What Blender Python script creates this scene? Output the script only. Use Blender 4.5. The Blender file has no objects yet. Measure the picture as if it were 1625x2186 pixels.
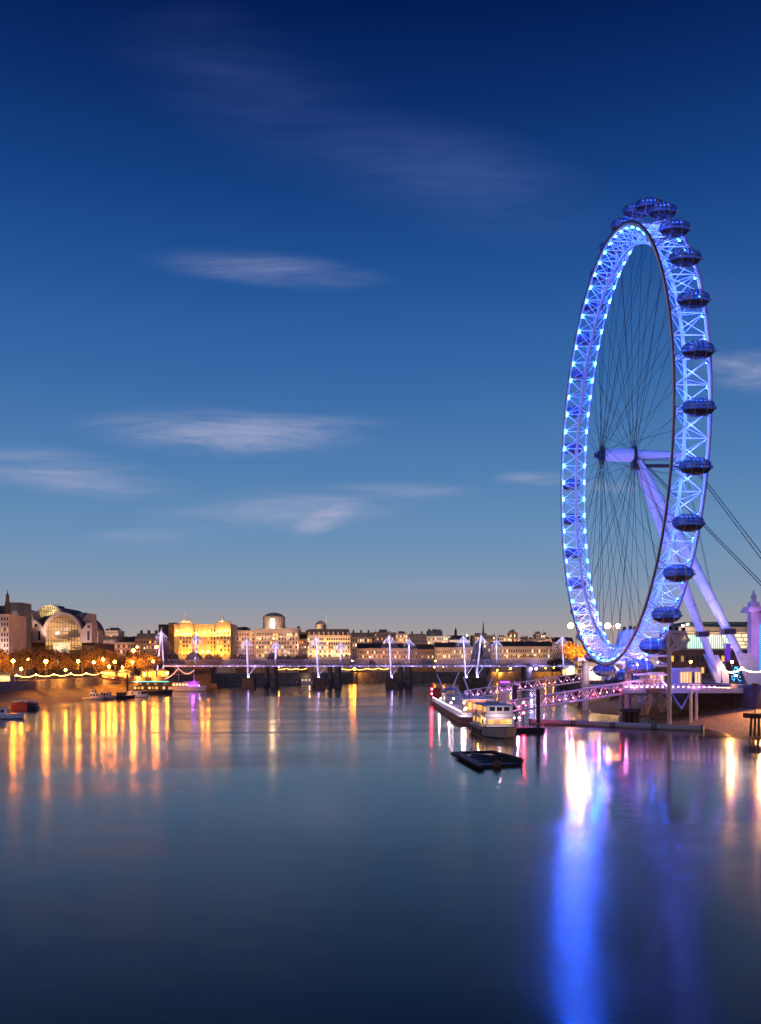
import bpy, math, random
from mathutils import Vector
R = math.radians
sc = bpy.context.scene
COL = sc.collection
random.seed(7)

def lin(c):
    c = c / 255.0
    return c / 12.92 if c <= 0.04045 else ((c + 0.055) / 1.055) ** 2.4
def srgb(r, g, b, a=1.0): return (lin(r), lin(g), lin(b), a)

# ------------------------------------------------------------------ camera
F, H, YH, CX = 1950.0, 15.0, 1420.0, 812.5
cam = bpy.data.cameras.new("camera"); camo = bpy.data.objects.new("camera", cam); COL.objects.link(camo)
camo.location = (0, 0, H); camo.rotation_euler = (R(90), 0, 0)
cam.sensor_fit = 'HORIZONTAL'; cam.sensor_width = 36; cam.lens = 36 * F / 1625.0
cam.shift_y = (YH - 1093.0) / 1625.0
cam.clip_start = 0.5; cam.clip_end = 9000
sc.camera = camo
sc.view_settings.view_transform = 'Standard'; sc.view_settings.look = 'None'
sc.view_settings.exposure = 0; sc.view_settings.gamma = 1
sc.cycles.use_denoising = True
sc.cycles.max_bounces = 6; sc.cycles.sample_clamp_indirect = 12
sc.cycles.use_light_tree = True
sc.cycles.caustics_reflective = False; sc.cycles.caustics_refractive = False

# ------------------------------------------------------------------ world: dusk sky
W = bpy.data.worlds.new("World"); sc.world = W; W.use_nodes = True
nt = W.node_tree; nt.nodes.clear()
def N(t, **k):
    n = nt.nodes.new(t)
    for a, b in k.items(): setattr(n, a, b)
    return n
L = nt.links.new
def M(op, a, b=None, clamp=False):
    n = N('ShaderNodeMath', operation=op); n.use_clamp = clamp
    for i, x in enumerate((a, b)):
        if x is None: continue
        if isinstance(x, (int, float)): n.inputs[i].default_value = x
        else: L(x, n.inputs[i])
    return n.outputs[0]
out = N('ShaderNodeOutputWorld'); bg = N('ShaderNodeBackground'); L(bg.outputs[0], out.inputs[0])
tc = N('ShaderNodeTexCoord'); sep = N('ShaderNodeSeparateXYZ'); L(tc.outputs['Generated'], sep.inputs[0])
ramp = N('ShaderNodeValToRGB'); L(sep.outputs[2], ramp.inputs[0])
STOPS = [(0.0, (186, 160, 146)), (0.022, (176, 158, 152)), (0.050, (153, 154, 163)), (0.085, (128, 151, 177)),
         (0.14, (104, 143, 183)), (0.21, (80, 126, 177)), (0.30, (55, 104, 166)), (0.385, (34, 84, 150)),
         (0.46, (21, 63, 128)), (0.53, (10, 44, 104)), (0.59, (2, 26, 80)), (0.75, (1, 18, 62)), (1.0, (1, 14, 50))]
cr = ramp.color_ramp
while len(cr.elements) < len(STOPS): cr.elements.new(0.5)
for e, (p, c) in zip(cr.elements, STOPS): e.position = p; e.color = srgb(*c)
# direction slopes, for clouds that hang to the north
dy = M('MAXIMUM', sep.outputs[1], 0.05)
u = M('DIVIDE', sep.outputs[0], dy); v = M('DIVIDE', sep.outputs[2], dy)
uv = N('ShaderNodeCombineXYZ'); L(u, uv.inputs[0]); L(v, uv.inputs[1])
def wisp(scale, rot, dist, seed):
    mp = N('ShaderNodeMapping'); L(uv.outputs[0], mp.inputs[0])
    mp.inputs['Rotation'].default_value = (0, 0, R(rot)); mp.inputs['Scale'].default_value = (scale[0], scale[1], 1)
    mp.inputs['Location'].default_value = (seed, seed * .7, 0)
    n = N('ShaderNodeTexNoise'); L(mp.outputs[0], n.inputs['Vector'])
    n.inputs['Scale'].default_value = 1; n.inputs['Detail'].default_value = 7; n.inputs['Roughness'].default_value = .58
    n.inputs['Distortion'].default_value = dist
    return n.outputs['Fac']
def blob(px, py, hw, hh, rot, pw=2.0):
    mp = N('ShaderNodeMapping', vector_type='TEXTURE'); L(uv.outputs[0], mp.inputs[0])
    mp.inputs['Location'].default_value = ((px - CX) / F, (YH - py) / F, 0)
    mp.inputs['Rotation'].default_value = (0, 0, R(rot)); mp.inputs['Scale'].default_value = (hw / F, hh / F, 1)
    ln = N('ShaderNodeVectorMath', operation='LENGTH'); L(mp.outputs[0], ln.inputs[0])
    mr = N('ShaderNodeMapRange', interpolation_type='SMOOTHSTEP'); L(ln.outputs['Value'], mr.inputs[0])
    mr.inputs[1].default_value = 1; mr.inputs[2].default_value = 0.1; mr.inputs[3].default_value = 0; mr.inputs[4].default_value = 1
    return mr.outputs[0]
def layer(blobs):
    acc = None
    for b, s in blobs:
        x = M('MULTIPLY', blob(*b), s)
        acc = x if acc is None else M('ADD', acc, x)
    return acc
def rng(x, a, b):
    mr = N('ShaderNodeMapRange', interpolation_type='SMOOTHSTEP'); L(x, mr.inputs[0])
    mr.inputs[1].default_value = a; mr.inputs[2].default_value = b
    return mr.outputs[0]
n1 = wisp((5, 34), -4, .9, 3.1); n2 = wisp((2.2, 9), -8, .6, 1.7); n3 = wisp((9, 60), -12, .5, 5.2)
low = layer([((480, 925, 360, 62, -3), 1.0), ((600, 908, 270, 34, 2), .35), ((120, 1005, 330, 62, -8), .55), ((640, 1085, 420, 60, 4), .42),
             ((690, 1112, 95, 34, 24), .55), ((880, 1048, 190, 24, -2), .5), ((1140, 1022, 110, 22, 0), .6),
             ((1600, 790, 150, 60, -4), .6), ((1310, 1035, 90, 24, 0), .5), ((300, 1145, 160, 24, 0), .3), ((1000, 1250, 300, 22, 0), .22), ((570, 575, 300, 44, -5), .40)])
high = layer([((560, 572, 330, 48, -5), .55), ((1000, 390, 420, 150, -14), .62), ((560, 210, 520, 190, -30), .30), ((1480, 650, 300, 220, 0), .2)])
lowd = M('MULTIPLY', low, M('ADD', M('MULTIPLY', rng(n1, .30, .76), .8), M('MULTIPLY', rng(n3, .34, .76), .3)))
highd = M('MULTIPLY', high, M('ADD', M('MULTIPLY', rng(n2, .30, .72), .8), M('MULTIPLY', rng(n1, .38, .7), .3)))
north = M('GREATER_THAN', sep.outputs[1], 0.1)
def mixc(fac, a, b):
    m = N('ShaderNodeMix', data_type='RGBA'); L(fac, m.inputs[0]); L(a, m.inputs[6])
    if isinstance(b, tuple): m.inputs[7].default_value = b
    else: L(b, m.inputs[7])
    return m.outputs[2]
sky = ramp.outputs[0]
sky = mixc(M('MULTIPLY', M('MULTIPLY', lowd, north), 1.15, True), sky, srgb(174, 177, 206))
sky = mixc(M('MULTIPLY', M('MULTIPLY', highd, north), .45, True), sky, srgb(96, 118, 184))
# a trace of the physical twilight sky over the gradient
nish = N('ShaderNodeTexSky', sky_type='NISHITA'); nish.sun_disc = False
nish.sun_elevation = R(1.0); nish.sun_rotation = R(235); nish.ozone_density = 4
sc2 = N('ShaderNodeVectorMath', operation='SCALE'); L(nish.outputs[0], sc2.inputs[0]); sc2.inputs['Scale'].default_value = .004
ad = N('ShaderNodeVectorMath', operation='ADD'); L(sky, ad.inputs[0]); L(sc2.outputs[0], ad.inputs[1])
L(ad.outputs[0], bg.inputs[0]); bg.inputs[1].default_value = 1.0
# ------------------------------------------------------------------ the afterglow in the south-west
sun = bpy.data.lights.new("afterglow_sun", 'SUN'); suno = bpy.data.objects.new("afterglow_sun", sun); COL.objects.link(suno)
sun.energy = 0.4; sun.angle = R(50); sun.color = (1, .66, .62)
suno.rotation_euler = Vector((0.55, 0.82, -0.28)).to_track_quat('-Z', 'Y').to_euler()

# ------------------------------------------------------------------ helpers
def P(px, py, Y): return Vector(((px - CX) * Y / F, Y, H + (YH - py) * Y / F))
def PX(px, Y): return (px - CX) * Y / F
def PZ(py, Y): return H + (YH - py) * Y / F

class MB:
    def __init__(s): s.v = []; s.f = []; s.m = []; s.cur = 0
    def add(s, vs, fs):
        o = len(s.v); s.v += [tuple(x) for x in vs]
        for f in fs: s.f.append(tuple(i + o for i in f)); s.m.append(s.cur)
        return s
    def box(s, cx, cy, cz, sx, sy, sz, rz=0):
        c, n = math.cos(rz), math.sin(rz); vs = []
        for z in (-.5, .5):
            for x, y in ((-.5, -.5), (.5, -.5), (.5, .5), (-.5, .5)):
                X, Y = x * sx, y * sy
                vs.append((cx + X * c - Y * n, cy + X * n + Y * c, cz + z * sz))
        return s.add(vs, [(3, 2, 1, 0), (4, 5, 6, 7), (0, 1, 5, 4), (1, 2, 6, 5), (2, 3, 7, 6), (3, 0, 4, 7)])
    def bx(s, x0, x1, y0, y1, z0, z1): return s.box((x0 + x1) / 2, (y0 + y1) / 2, (z0 + z1) / 2, x1 - x0, y1 - y0, z1 - z0)
    def ring(s, c, d, r, n, ref=None):
        d = Vector(d).normalized(); a = Vector(ref) if ref else (Vector((0, 0, 1)) if abs(d.z) < .9 else Vector((1, 0, 0)))
        x = d.cross(a).normalized(); y = d.cross(x).normalized()
        return [Vector(c) + x * (r * math.cos(6.28318 * k / n)) + y * (r * math.sin(6.28318 * k / n)) for k in range(n)]
    def tube(s, p0, p1, r0, r1=None, n=6, cap=True):
        p0, p1 = Vector(p0), Vector(p1); r1 = r0 if r1 is None else r1
        a = s.ring(p0, p1 - p0, r0, n); b = s.ring(p1, p1 - p0, r1, n)
        fs = [(k, k + n, (k + 1) % n + n, (k + 1) % n) for k in range(n)]
        if cap: fs += [tuple(range(n)), tuple(range(2 * n - 1, n - 1, -1))]
        return s.add(a + b, fs)
    def path(s, pts, r, n=6, closed=False, ref=None):
        pts = [Vector(p) for p in pts]; m = len(pts); vs = []
        for i, p in enumerate(pts):
            q0 = pts[i - 1] if (i or closed) else p; q1 = pts[(i + 1) % m] if (i < m - 1 or closed) else p
            rr = r[i] if isinstance(r, (list, tuple)) else r
            vs += s.ring(p, q1 - q0, rr, n, ref)
        fs = []
        for i in range(m if closed else m - 1):
            j = (i + 1) % m
            for k in range(n): fs.append((i * n + k, j * n + k, j * n + (k + 1) % n, i * n + (k + 1) % n))
        if not closed: fs += [tuple(range(n)), tuple(range(m * n - 1, m * n - n - 1, -1))]
        return s.add(vs, fs)
    def ell(s, c, rx, ry, rz, nu=12, nv=8, v0=0.0, v1=1.0):
        vs = []
        for j in range(nv + 1):
            t = math.pi * (v0 + (v1 - v0) * j / nv)
            for i in range(nu):
                p = 6.28318 * i / nu
                vs.append((c[0] + rx * math.sin(t) * math.cos(p), c[1] + ry * math.sin(t) * math.sin(p), c[2] + rz * math.cos(t)))
        fs = [(j * nu + i, (j + 1) * nu + i, (j + 1) * nu + (i + 1) % nu, j * nu + (i + 1) % nu) for j in range(nv) for i in range(nu)]
        if v0 > 0: fs.append(tuple(range(nu)))
        if v1 < 1: fs.append(tuple(nv * nu + i for i in reversed(range(nu))))
        return s.add(vs, fs)
    def lathe(s, c, prof, n=12):
        vs = []
        for r, z in prof:
            for k in range(n): vs.append((c[0] + r * math.cos(6.28318 * k / n), c[1] + r * math.sin(6.28318 * k / n), c[2] + z))
        m = len(prof)
        fs = [(j * n + k, j * n + (k + 1) % n, (j + 1) * n + (k + 1) % n, (j + 1) * n + k) for j in range(m - 1) for k in range(n)]
        fs += [tuple(reversed(range(n))), tuple((m - 1) * n + k for k in range(n))]
        return s.add(vs, fs)
    def prism(s, poly, y0, y1):
        n = len(poly); vs = [(x, y0, z) for x, z in poly] + [(x, y1, z) for x, z in poly]
        return s.add(vs, [tuple(range(n)), tuple(range(2 * n - 1, n - 1, -1))] + [(k, k + n, (k + 1) % n + n, (k + 1) % n) for k in range(n)])
    def slab(s, poly, z0, z1):
        n = len(poly); vs = [(x, y, z1) for x, y in poly] + [(x, y, z0) for x, y in poly]
        return s.add(vs, [tuple(range(n)), tuple(range(2 * n - 1, n - 1, -1))] + [(k, k + n, (k + 1) % n + n, (k + 1) % n) for k in range(n)])
    def quad(s, a, b, c, d): return s.add([a, b, c, d], [(0, 1, 2, 3)])

ORG = {}
GAIN = {'building': .5, 'pier': .22, 'pontoon': .4, 'gangway': .9, 'kiosk': .3, 'boat': .45, 'footbridge': .45, 'floodlight': .3, 'support frame': .45}
def mesh_of(mb, mats, org=(0, 0, 0), smooth=True):
    me = bpy.data.meshes.new("mesh"); o = Vector(org)
    me.from_pydata([tuple(Vector(p) - o) for p in mb.v], [], mb.f)
    for m in (mats if isinstance(mats, (list, tuple)) else [mats]): me.materials.append(m)
    if max(mb.m, default=0): me.polygons.foreach_set('material_index', mb.m)
    if smooth:
        me.shade_smooth(); me.set_sharp_from_angle(angle=R(38))
    me.update(); return me
def obj(name, mb, mats, parent=None, smooth=True, loc=None):
    """one mesh object; mb is in world metres, or in the thing's own metres when loc is given"""
    if loc is not None: org = (0, 0, 0)
    elif parent is not None: org = ORG[parent.name]
    else:
        xs = [p[0] for p in mb.v]; ys = [p[1] for p in mb.v]; zs = [p[2] for p in mb.v]
        org = ((min(xs) + max(xs)) / 2, (min(ys) + max(ys)) / 2, min(zs))
    o = bpy.data.objects.new(name, mesh_of(mb, mats, org, smooth)); COL.objects.link(o)
    if parent is not None: o.parent = parent; ORG[o.name] = ORG[parent.name]
    else: o.location = loc if loc is not None else org; ORG[o.name] = tuple(o.location)
    return o
def tag(o, label=None, cat=None, group=None, kind=None):
    if label: o['label'] = label
    if cat: o['category'] = cat
    if group: o['group'] = group
    if kind: o['kind'] = kind
    return o
def thing(name, label, cat, loc, group=None):
    o = bpy.data.objects.new(name, None); COL.objects.link(o); o.location = loc; o.empty_display_size = .5
    ORG[o.name] = tuple(loc); return tag(o, label, cat, group)
def inst(name, me, parent, loc, scale=(1, 1, 1), rz=0):
    """another object on shared mesh data; loc in world metres"""
    o = bpy.data.objects.new(name, me); COL.objects.link(o); o.parent = parent
    o.location = Vector(loc) - Vector(ORG[parent.name]); o.scale = scale; o.rotation_euler = (0, 0, rz); return o
def kids(o): return [c for c in bpy.data.objects if c.parent == o]
def copy_tree(o, parent=None, childmap=None):
    c = o.copy(); COL.objects.link(c)
    if parent is not None: c.parent = parent
    for ch in childmap[o]: copy_tree(ch, c, childmap)
    return c
def tree_map(o):
    m = {}
    def walk(x):
        m[x] = [c for c in x.children]
        for c in m[x]: walk(c)
    bpy.context.view_layer.update(); walk(o); return m
def lamp(parent, loc, color, energy, radius=.2, kind='POINT', aim=None, angle=60, blend=.6, name='lamp_or_fill'):
    d = bpy.data.lights.new(name, kind); d.color = color; d.energy = energy; d.shadow_soft_size = radius
    d.energy = energy * GAIN.get(parent['category'] if parent is not None and 'category' in parent else '', 1)
    o = bpy.data.objects.new(name, d); COL.objects.link(o)
    if kind == 'SPOT': d.spot_size = R(angle); d.spot_blend = blend
    if aim is not None: o.rotation_euler = (Vector(aim) - Vector(loc)).to_track_quat('-Z', 'Y').to_euler()
    if parent is not None: o.parent = parent; o.location = Vector(loc) - Vector(ORG[parent.name])
    else: o.location = loc
    return o
def flood(parent, loc, color, energy, radius=.3, up=.25, angle=150):
    """a real floodlight or an added fill spot, throwing its light northward and up, onto what stands behind it"""
    return lamp(parent, loc, color, energy, radius, 'SPOT', Vector(loc) + Vector((0, 1, up)), angle, .5, 'flood_or_fill')
ORDN = ['first', 'second', 'third', 'fourth', 'fifth', 'sixth', 'seventh', 'eighth', 'ninth', 'tenth', 'eleventh', 'twelfth', 'thirteenth',
        'fourteenth', 'fifteenth', 'sixteenth', 'seventeenth', 'eighteenth', 'nineteenth', 'twentieth', 'twenty-first', 'twenty-second',
        'twenty-third', 'twenty-fourth', 'twenty-fifth', 'twenty-sixth', 'twenty-seventh', 'twenty-eighth']

# ------------------------------------------------------------------ materials
MAT = {}
def surf(name, col, rough=.6, metal=0, var=.25, scale=3.0, bump=0, spec=.5, col2=None, stretch=(1, 1, 1)):
    if name in MAT: return MAT[name]
    m = bpy.data.materials.new(name); m.use_nodes = True; t = m.node_tree; b = t.nodes['Principled BSDF']
    b.inputs['Roughness'].default_value = rough; b.inputs['Metallic'].default_value = metal; b.inputs['Specular IOR Level'].default_value = spec
    c = t.nodes.new('ShaderNodeTexCoord'); mp = t.nodes.new('ShaderNodeMapping'); mp.inputs['Scale'].default_value = stretch
    t.links.new(c.outputs['Object'], mp.inputs[0])
    n = t.nodes.new('ShaderNodeTexNoise'); n.inputs['Scale'].default_value = scale; n.inputs['Detail'].default_value = 6
    t.links.new(mp.outputs[0], n.inputs['Vector'])
    r = t.nodes.new('ShaderNodeValToRGB'); t.links.new(n.outputs['Fac'], r.inputs[0])
    c2 = col2 or tuple(x * (1 - var) for x in col)
    r.color_ramp.elements[0].position = .35; r.color_ramp.elements[0].color = (*c2, 1)
    r.color_ramp.elements[1].position = .68; r.color_ramp.elements[1].color = (*[min(1, x * (1 + var * .5)) for x in col], 1)
    t.links.new(r.outputs[0], b.inputs['Base Color'])
    if bump:
        bp = t.nodes.new('ShaderNodeBump'); bp.inputs['Strength'].default_value = bump; bp.inputs['Distance'].default_value = .1
        t.links.new(n.outputs['Fac'], bp.inputs['Height']); t.links.new(bp.outputs[0], b.inputs['Normal'])
    MAT[name] = m; return m
def glow(name, col, strength):
    if name in MAT: return MAT[name]
    m = bpy.data.materials.new(name); m.use_nodes = True; t = m.node_tree; b = t.nodes['Principled BSDF']
    b.inputs['Base Color'].default_value = (*[x * .5 for x in col], 1); b.inputs['Emission Color'].default_value = (*col, 1)
    b.inputs['Emission Strength'].default_value = strength; b.inputs['Roughness'].default_value = .4
    MAT[name] = m; return m
def litglass(name, c1, c2, s, scale=(.5, .5, .5)):
    """lit rooms behind glass: emission that varies from room to room"""
    if name in MAT: return MAT[name]
    m = bpy.data.materials.new(name); m.use_nodes = True; t = m.node_tree; b = t.nodes['Principled BSDF']
    c = t.nodes.new('ShaderNodeTexCoord'); mp = t.nodes.new('ShaderNodeMapping'); mp.inputs['Scale'].default_value = scale
    t.links.new(c.outputs['Object'], mp.inputs[0])
    n = t.nodes.new('ShaderNodeTexVoronoi'); n.inputs['Scale'].default_value = 1; n.distance = 'CHEBYCHEV'; t.links.new(mp.outputs[0], n.inputs['Vector'])
    sp = t.nodes.new('ShaderNodeSeparateColor'); t.links.new(n.outputs['Color'], sp.inputs[0])
    r = t.nodes.new('ShaderNodeValToRGB'); t.links.new(sp.outputs[0], r.inputs[0])
    r.color_ramp.elements[0].color = (*c1, 1); r.color_ramp.elements[1].color = (*c2, 1)
    b.inputs['Base Color'].default_value = (.03, .03, .03, 1); b.inputs['Roughness'].default_value = .15
    t.links.new(r.outputs[0], b.inputs['Emission Color']); b.inputs['Emission Strength'].default_value = s
    MAT[name] = m; return m

WHITE = surf('white_paint', (.78, .78, .8), .45, var=.08)
OFFW = surf('weathered_white', (.55, .54, .56), .55, var=.2)
DARKST = surf('dark_steel', (.05, .045, .05), .5, .3)
BLACK = surf('black_paint', (.012, .011, .012), .6)
RAILM = surf('rail_steel', (.10, .05, .05), .45, .4)
CABLE = surf('cable_steel', (.05, .06, .08), .5, .4)
CONC = surf('concrete', (.30, .28, .26), .8, var=.35, scale=.4, bump=.2)
DCONC = surf('stained_concrete', (.09, .08, .075), .8, var=.5, scale=.3, bump=.3)
GRANITE = surf('granite_wall', (.17, .15, .13), .8, var=.45, scale=.5, bump=.4)
TIMBER = surf('dark_timber', (.055, .04, .03), .85, var=.5, scale=1.2, bump=.4, stretch=(1, 1, .2))
RTIMBER = surf('wet_timber', (.16, .11, .08), .8, var=.5, scale=1.2, bump=.4, stretch=(1, 1, .2))
PALEST = surf('pale_stone', (.42, .34, .31), .8, var=.18, scale=.15)
GOLDST = surf('portland_stone', (.50, .43, .33), .8, var=.15, scale=.15)
BEIGE = surf('beige_stone', (.36, .30, .26), .8, var=.2, scale=.12)
PINKST = surf('pinkish_stone', (.36, .25, .22), .8, var=.2, scale=.12)
BROWNB = surf('brown_brick', (.14, .085, .06), .85, var=.3, scale=.2)
GREYB = surf('grey_facade', (.17, .16, .165), .8, var=.25, scale=.15)
DGREYB = surf('dark_facade', (.07, .06, .065), .8, var=.3, scale=.15)
PALEB = surf('pale_render', (.40, .38, .37), .8, var=.15, scale=.15)
SLATE = surf('slate_roof', (.06, .06, .07), .7, var=.3, scale=.3)
COPPER = surf('green_copper', (.06, .17, .17), .6, var=.3, scale=.4)
BARK = surf('bark', (.07, .05, .035), .9, var=.4, scale=2)
TWIG = surf('dry_leaves', (.17, .10, .05), .9, var=.5, scale=.6)
TWIG2 = surf('bare_twigs', (.075, .05, .038), .9, var=.45, scale=.5)
REDP = surf('red_paint', (.62, .05, .02), .5, var=.2)
NAVY = surf('navy_paint', (.02, .025, .07), .4)
GREYP = surf('grey_paint', (.30, .31, .34), .5, var=.2)
BLUECAN = surf('canvas_roof', (.25, .33, .5), .6, var=.15)
DARKWIN = surf('dark_glass', (.02, .025, .04), .12, var=.2)
WARMW = glow('warm_window', (1, .58, .20), 1.3)
WHITEW = glow('pale_window', (1, .76, .46), 1.3)
ORANGEW = glow('amber_window', (1, .40, .06), 1.5)
DIMW = glow('dim_window', (.9, .45, .16), .45)
SODIUM = glow('sodium_lamp', (1, .25, .012), 330)
SODIUM2 = glow('sodium_lamp_small', (1, .28, .018), 260)
WARMLAMP = glow('warm_lamp', (1, .60, .2), 40)
FLOOD = glow('floodlight_lens', (1, .46, .13), 240)
FESTOON = glow('festoon_bulbs', (1, .55, .12), 9)
FESTOONW = glow('white_festoon_bulbs', (1, .80, .55), 14)
PINKLT = glow('pink_lamp', (1, .36, .72), 14)
WHITELT = glow('white_lamp', (1, .78, .62), 16)
REDLT = glow('red_lamp', (1, .015, .03), 260)
VIOLETLT = glow('violet_lamp', (.36, .24, 1), 8)
PURPLELT = glow('purple_strip', (.42, .05, 1), 5)
GREENLT = glow('green_strip', (.05, .85, .65), 2.4)
BLUELED = glow('blue_led', (.008, .10, 1), 700)
PODLED = glow('capsule_lamp', (.07, .2, 1), 3.2)
XMASLT = glow('blue_tree_lamp', (.05, .35, 1), 14)

# ------------------------------------------------------------------ setting
def water_mat():
    m = bpy.data.materials.new('river_water'); m.use_nodes = True; t = m.node_tree; b = t.nodes['Principled BSDF']
    b.inputs['Base Color'].default_value = (.045, .030, .018, 1); b.inputs['IOR'].default_value = 1.31; b.inputs['Specular Tint'].default_value = (1, .82, .66, 1)
    c = t.nodes.new('ShaderNodeTexCoord')
    mp = t.nodes.new('ShaderNodeMapping'); mp.inputs['Scale'].default_value = (.012, .03, 1); mp.inputs['Rotation'].default_value = (0, 0, R(25)); t.links.new(c.outputs['Object'], mp.inputs[0])
    n = t.nodes.new('ShaderNodeTexNoise'); n.inputs['Scale'].default_value = 1; n.inputs['Detail'].default_value = 4; n.inputs['Distortion'].default_value = 1.2
    t.links.new(mp.outputs[0], n.inputs['Vector'])
    mr = t.nodes.new('ShaderNodeMapRange'); t.links.new(n.outputs['Fac'], mr.inputs[0])
    mr.inputs[1].default_value = .35; mr.inputs[2].default_value = .68; mr.inputs[3].default_value = .115; mr.inputs[4].default_value = .20; mr.interpolation_type = 'SMOOTHSTEP'
    t.links.new(mr.outputs[0], b.inputs['Roughness'])
    n2 = t.nodes.new('ShaderNodeTexNoise'); n2.inputs['Scale'].default_value = .55; n2.inputs['Detail'].default_value = 3
    t.links.new(c.outputs['Object'], n2.inputs['Vector'])
    n2.inputs['Scale'].default_value = .35; mul = n2
    bp = t.nodes.new('ShaderNodeBump'); bp.inputs['Strength'].default_value = .13; bp.inputs['Distance'].default_value = .12
    t.links.new(mul.outputs[0], bp.inputs['Height']); t.links.new(bp.outputs[0], b.inputs['Normal'])
    return m
wb = MB(); wb.quad((-3500, -400, 0), (3500, -400, 0), (3500, 5000, 0), (-3500, 5000, 0))
tag(obj('water', wb, water_mat(), smooth=False), kind='structure')
PAVE = surf('paving', (.15, .13, .12), .85, var=.3, scale=.2)
LEFTBANK = [(-165, -60), (-152, 200), (-143, 340), (-143, 490), (-134, 560), (-100, 680), (-20, 780), (150, 840), (420, 865), (3000, 920)]
RIGHTBANK = [(96, -60), (96, 300), (92, 400), (108, 520), (135, 600), (200, 690), (420, 760), (3000, 820)]
g = MB(); g.slab([(-3000, -60)] + LEFTBANK + [(3000, 4500), (-3000, 4500)], -3, 7.9); tag(obj('ground', g, PAVE, smooth=False), kind='structure')
g = MB(); g.slab(RIGHTBANK + [(3000, -60)], -3, 9.2); tag(obj('promenade', g, PAVE, smooth=False), kind='structure')

def shore(name, wall, edge, zt, mat, kindlab, nj=14, amp=.12, sub=8):
    mb = MB(); rows = []
    pts = []
    for a in range(len(wall) - 1):
        for s_ in range(sub): pts.append((a, s_ / sub))
    pts.append((len(wall) - 2, 1.0))
    vs = []
    rr = random.Random(3)
    for a, s_ in pts:
        w = Vector((*wall[a], 0)).lerp(Vector((*wall[a + 1], 0)), s_); e = Vector((*edge[a], 0)).lerp(Vector((*edge[a + 1], 0)), s_)
        e = e + (e - w) * .12 * math.sin(a * 2.1 + s_ * 5)
        for j in range(nj + 1):
            k = j / nj; p = w.lerp(e, k); z = zt * (1 - k) ** 1.35 - .25 * k + (rr.uniform(-amp, amp) if 0 < j < nj else 0)
            vs.append((p.x, p.y, z))
    n = nj + 1
    fs = [(i * n + j, i * n + j + 1, (i + 1) * n + j + 1, (i + 1) * n + j) for i in range(len(pts) - 1) for j in range(nj)]
    mb.add(vs, fs)
    return tag(obj(name, mb, mat), kind='structure')
MUD = surf('river_mud', (.055, .045, .04), .55, var=.5, scale=.35, bump=.5)
SHINGLE = surf('shingle', (.21, .13, .08), .8, var=.75, scale=1.6, bump=1.0)
shore('mud_bank', [(-152, 190), (-143.3, 340), (-143.3, 490), (-134, 556)], [(-121, 190), (-126, 318), (-125, 470), (-124, 552)], 5.6, MUD, 'mud')
shore('beach', [(95.8, 150), (95.8, 200), (95.8, 268), (95.6, 300), (91.8, 396)], [(72, 150), (73, 186), (71.5, 250), (66, 296), (76, 394)], 4.3, SHINGLE, 'beach', 22, .14, 14)

def wall_thing(name, label, line, z0, z1, mat, coping=GRANITE, th=1.2, side=1):
    """quay wall along a polyline; its river face stands on the line, th metres thick towards the land"""
    def off(d):
        o = []
        for i, p in enumerate(line):
            a = Vector(line[max(i - 1, 0)]); b = Vector(line[min(i + 1, len(line) - 1)])
            t = (b - a).normalized(); o.append((p[0] - side * -t.y * d, p[1] - side * t.x * d))
        return o
    root = thing(name, label, 'wall', (*line[len(line) // 2], z0))
    a, b = off(.02), off(-th)
    mb = MB(); mb.slab(a + b[::-1], z0, z1); obj('wall_face', mb, mat, root, smooth=False)
    a2, b2 = off(.35), off(-th)
    mb = MB(); mb.slab(a2 + b2[::-1], z1 + .003, z1 + .55); obj('coping', mb, coping, root, smooth=False)
    a3, b3 = off(.25), off(.03)
    mb = MB(); mb.slab(a3 + b3[::-1], z1 - 1.5, z1 - 1.0); obj('string_course', mb, coping, root, smooth=False)
    return root
wall_thing('embankment_wall', 'long grey granite embankment wall under the string lights on the far left bank', [(-152.2, 195), (-142.8, 340), (-142.8, 490), (-133.7, 560), (-99.6, 680), (-19.6, 779.5), (150, 839.5), (419, 864)], -1, 8.3, GRANITE, side=-1)
wall_thing('river_wall', 'dark river wall above the shingle beach at the right edge', [(95.7, 140), (95.7, 300), (91.6, 400), (107.6, 519), (134.6, 599)], -1, 9.4, surf('dark_river_wall', (.06, .05, .055), .8, var=.4, scale=.4, bump=.4), DCONC, side=1)

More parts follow.
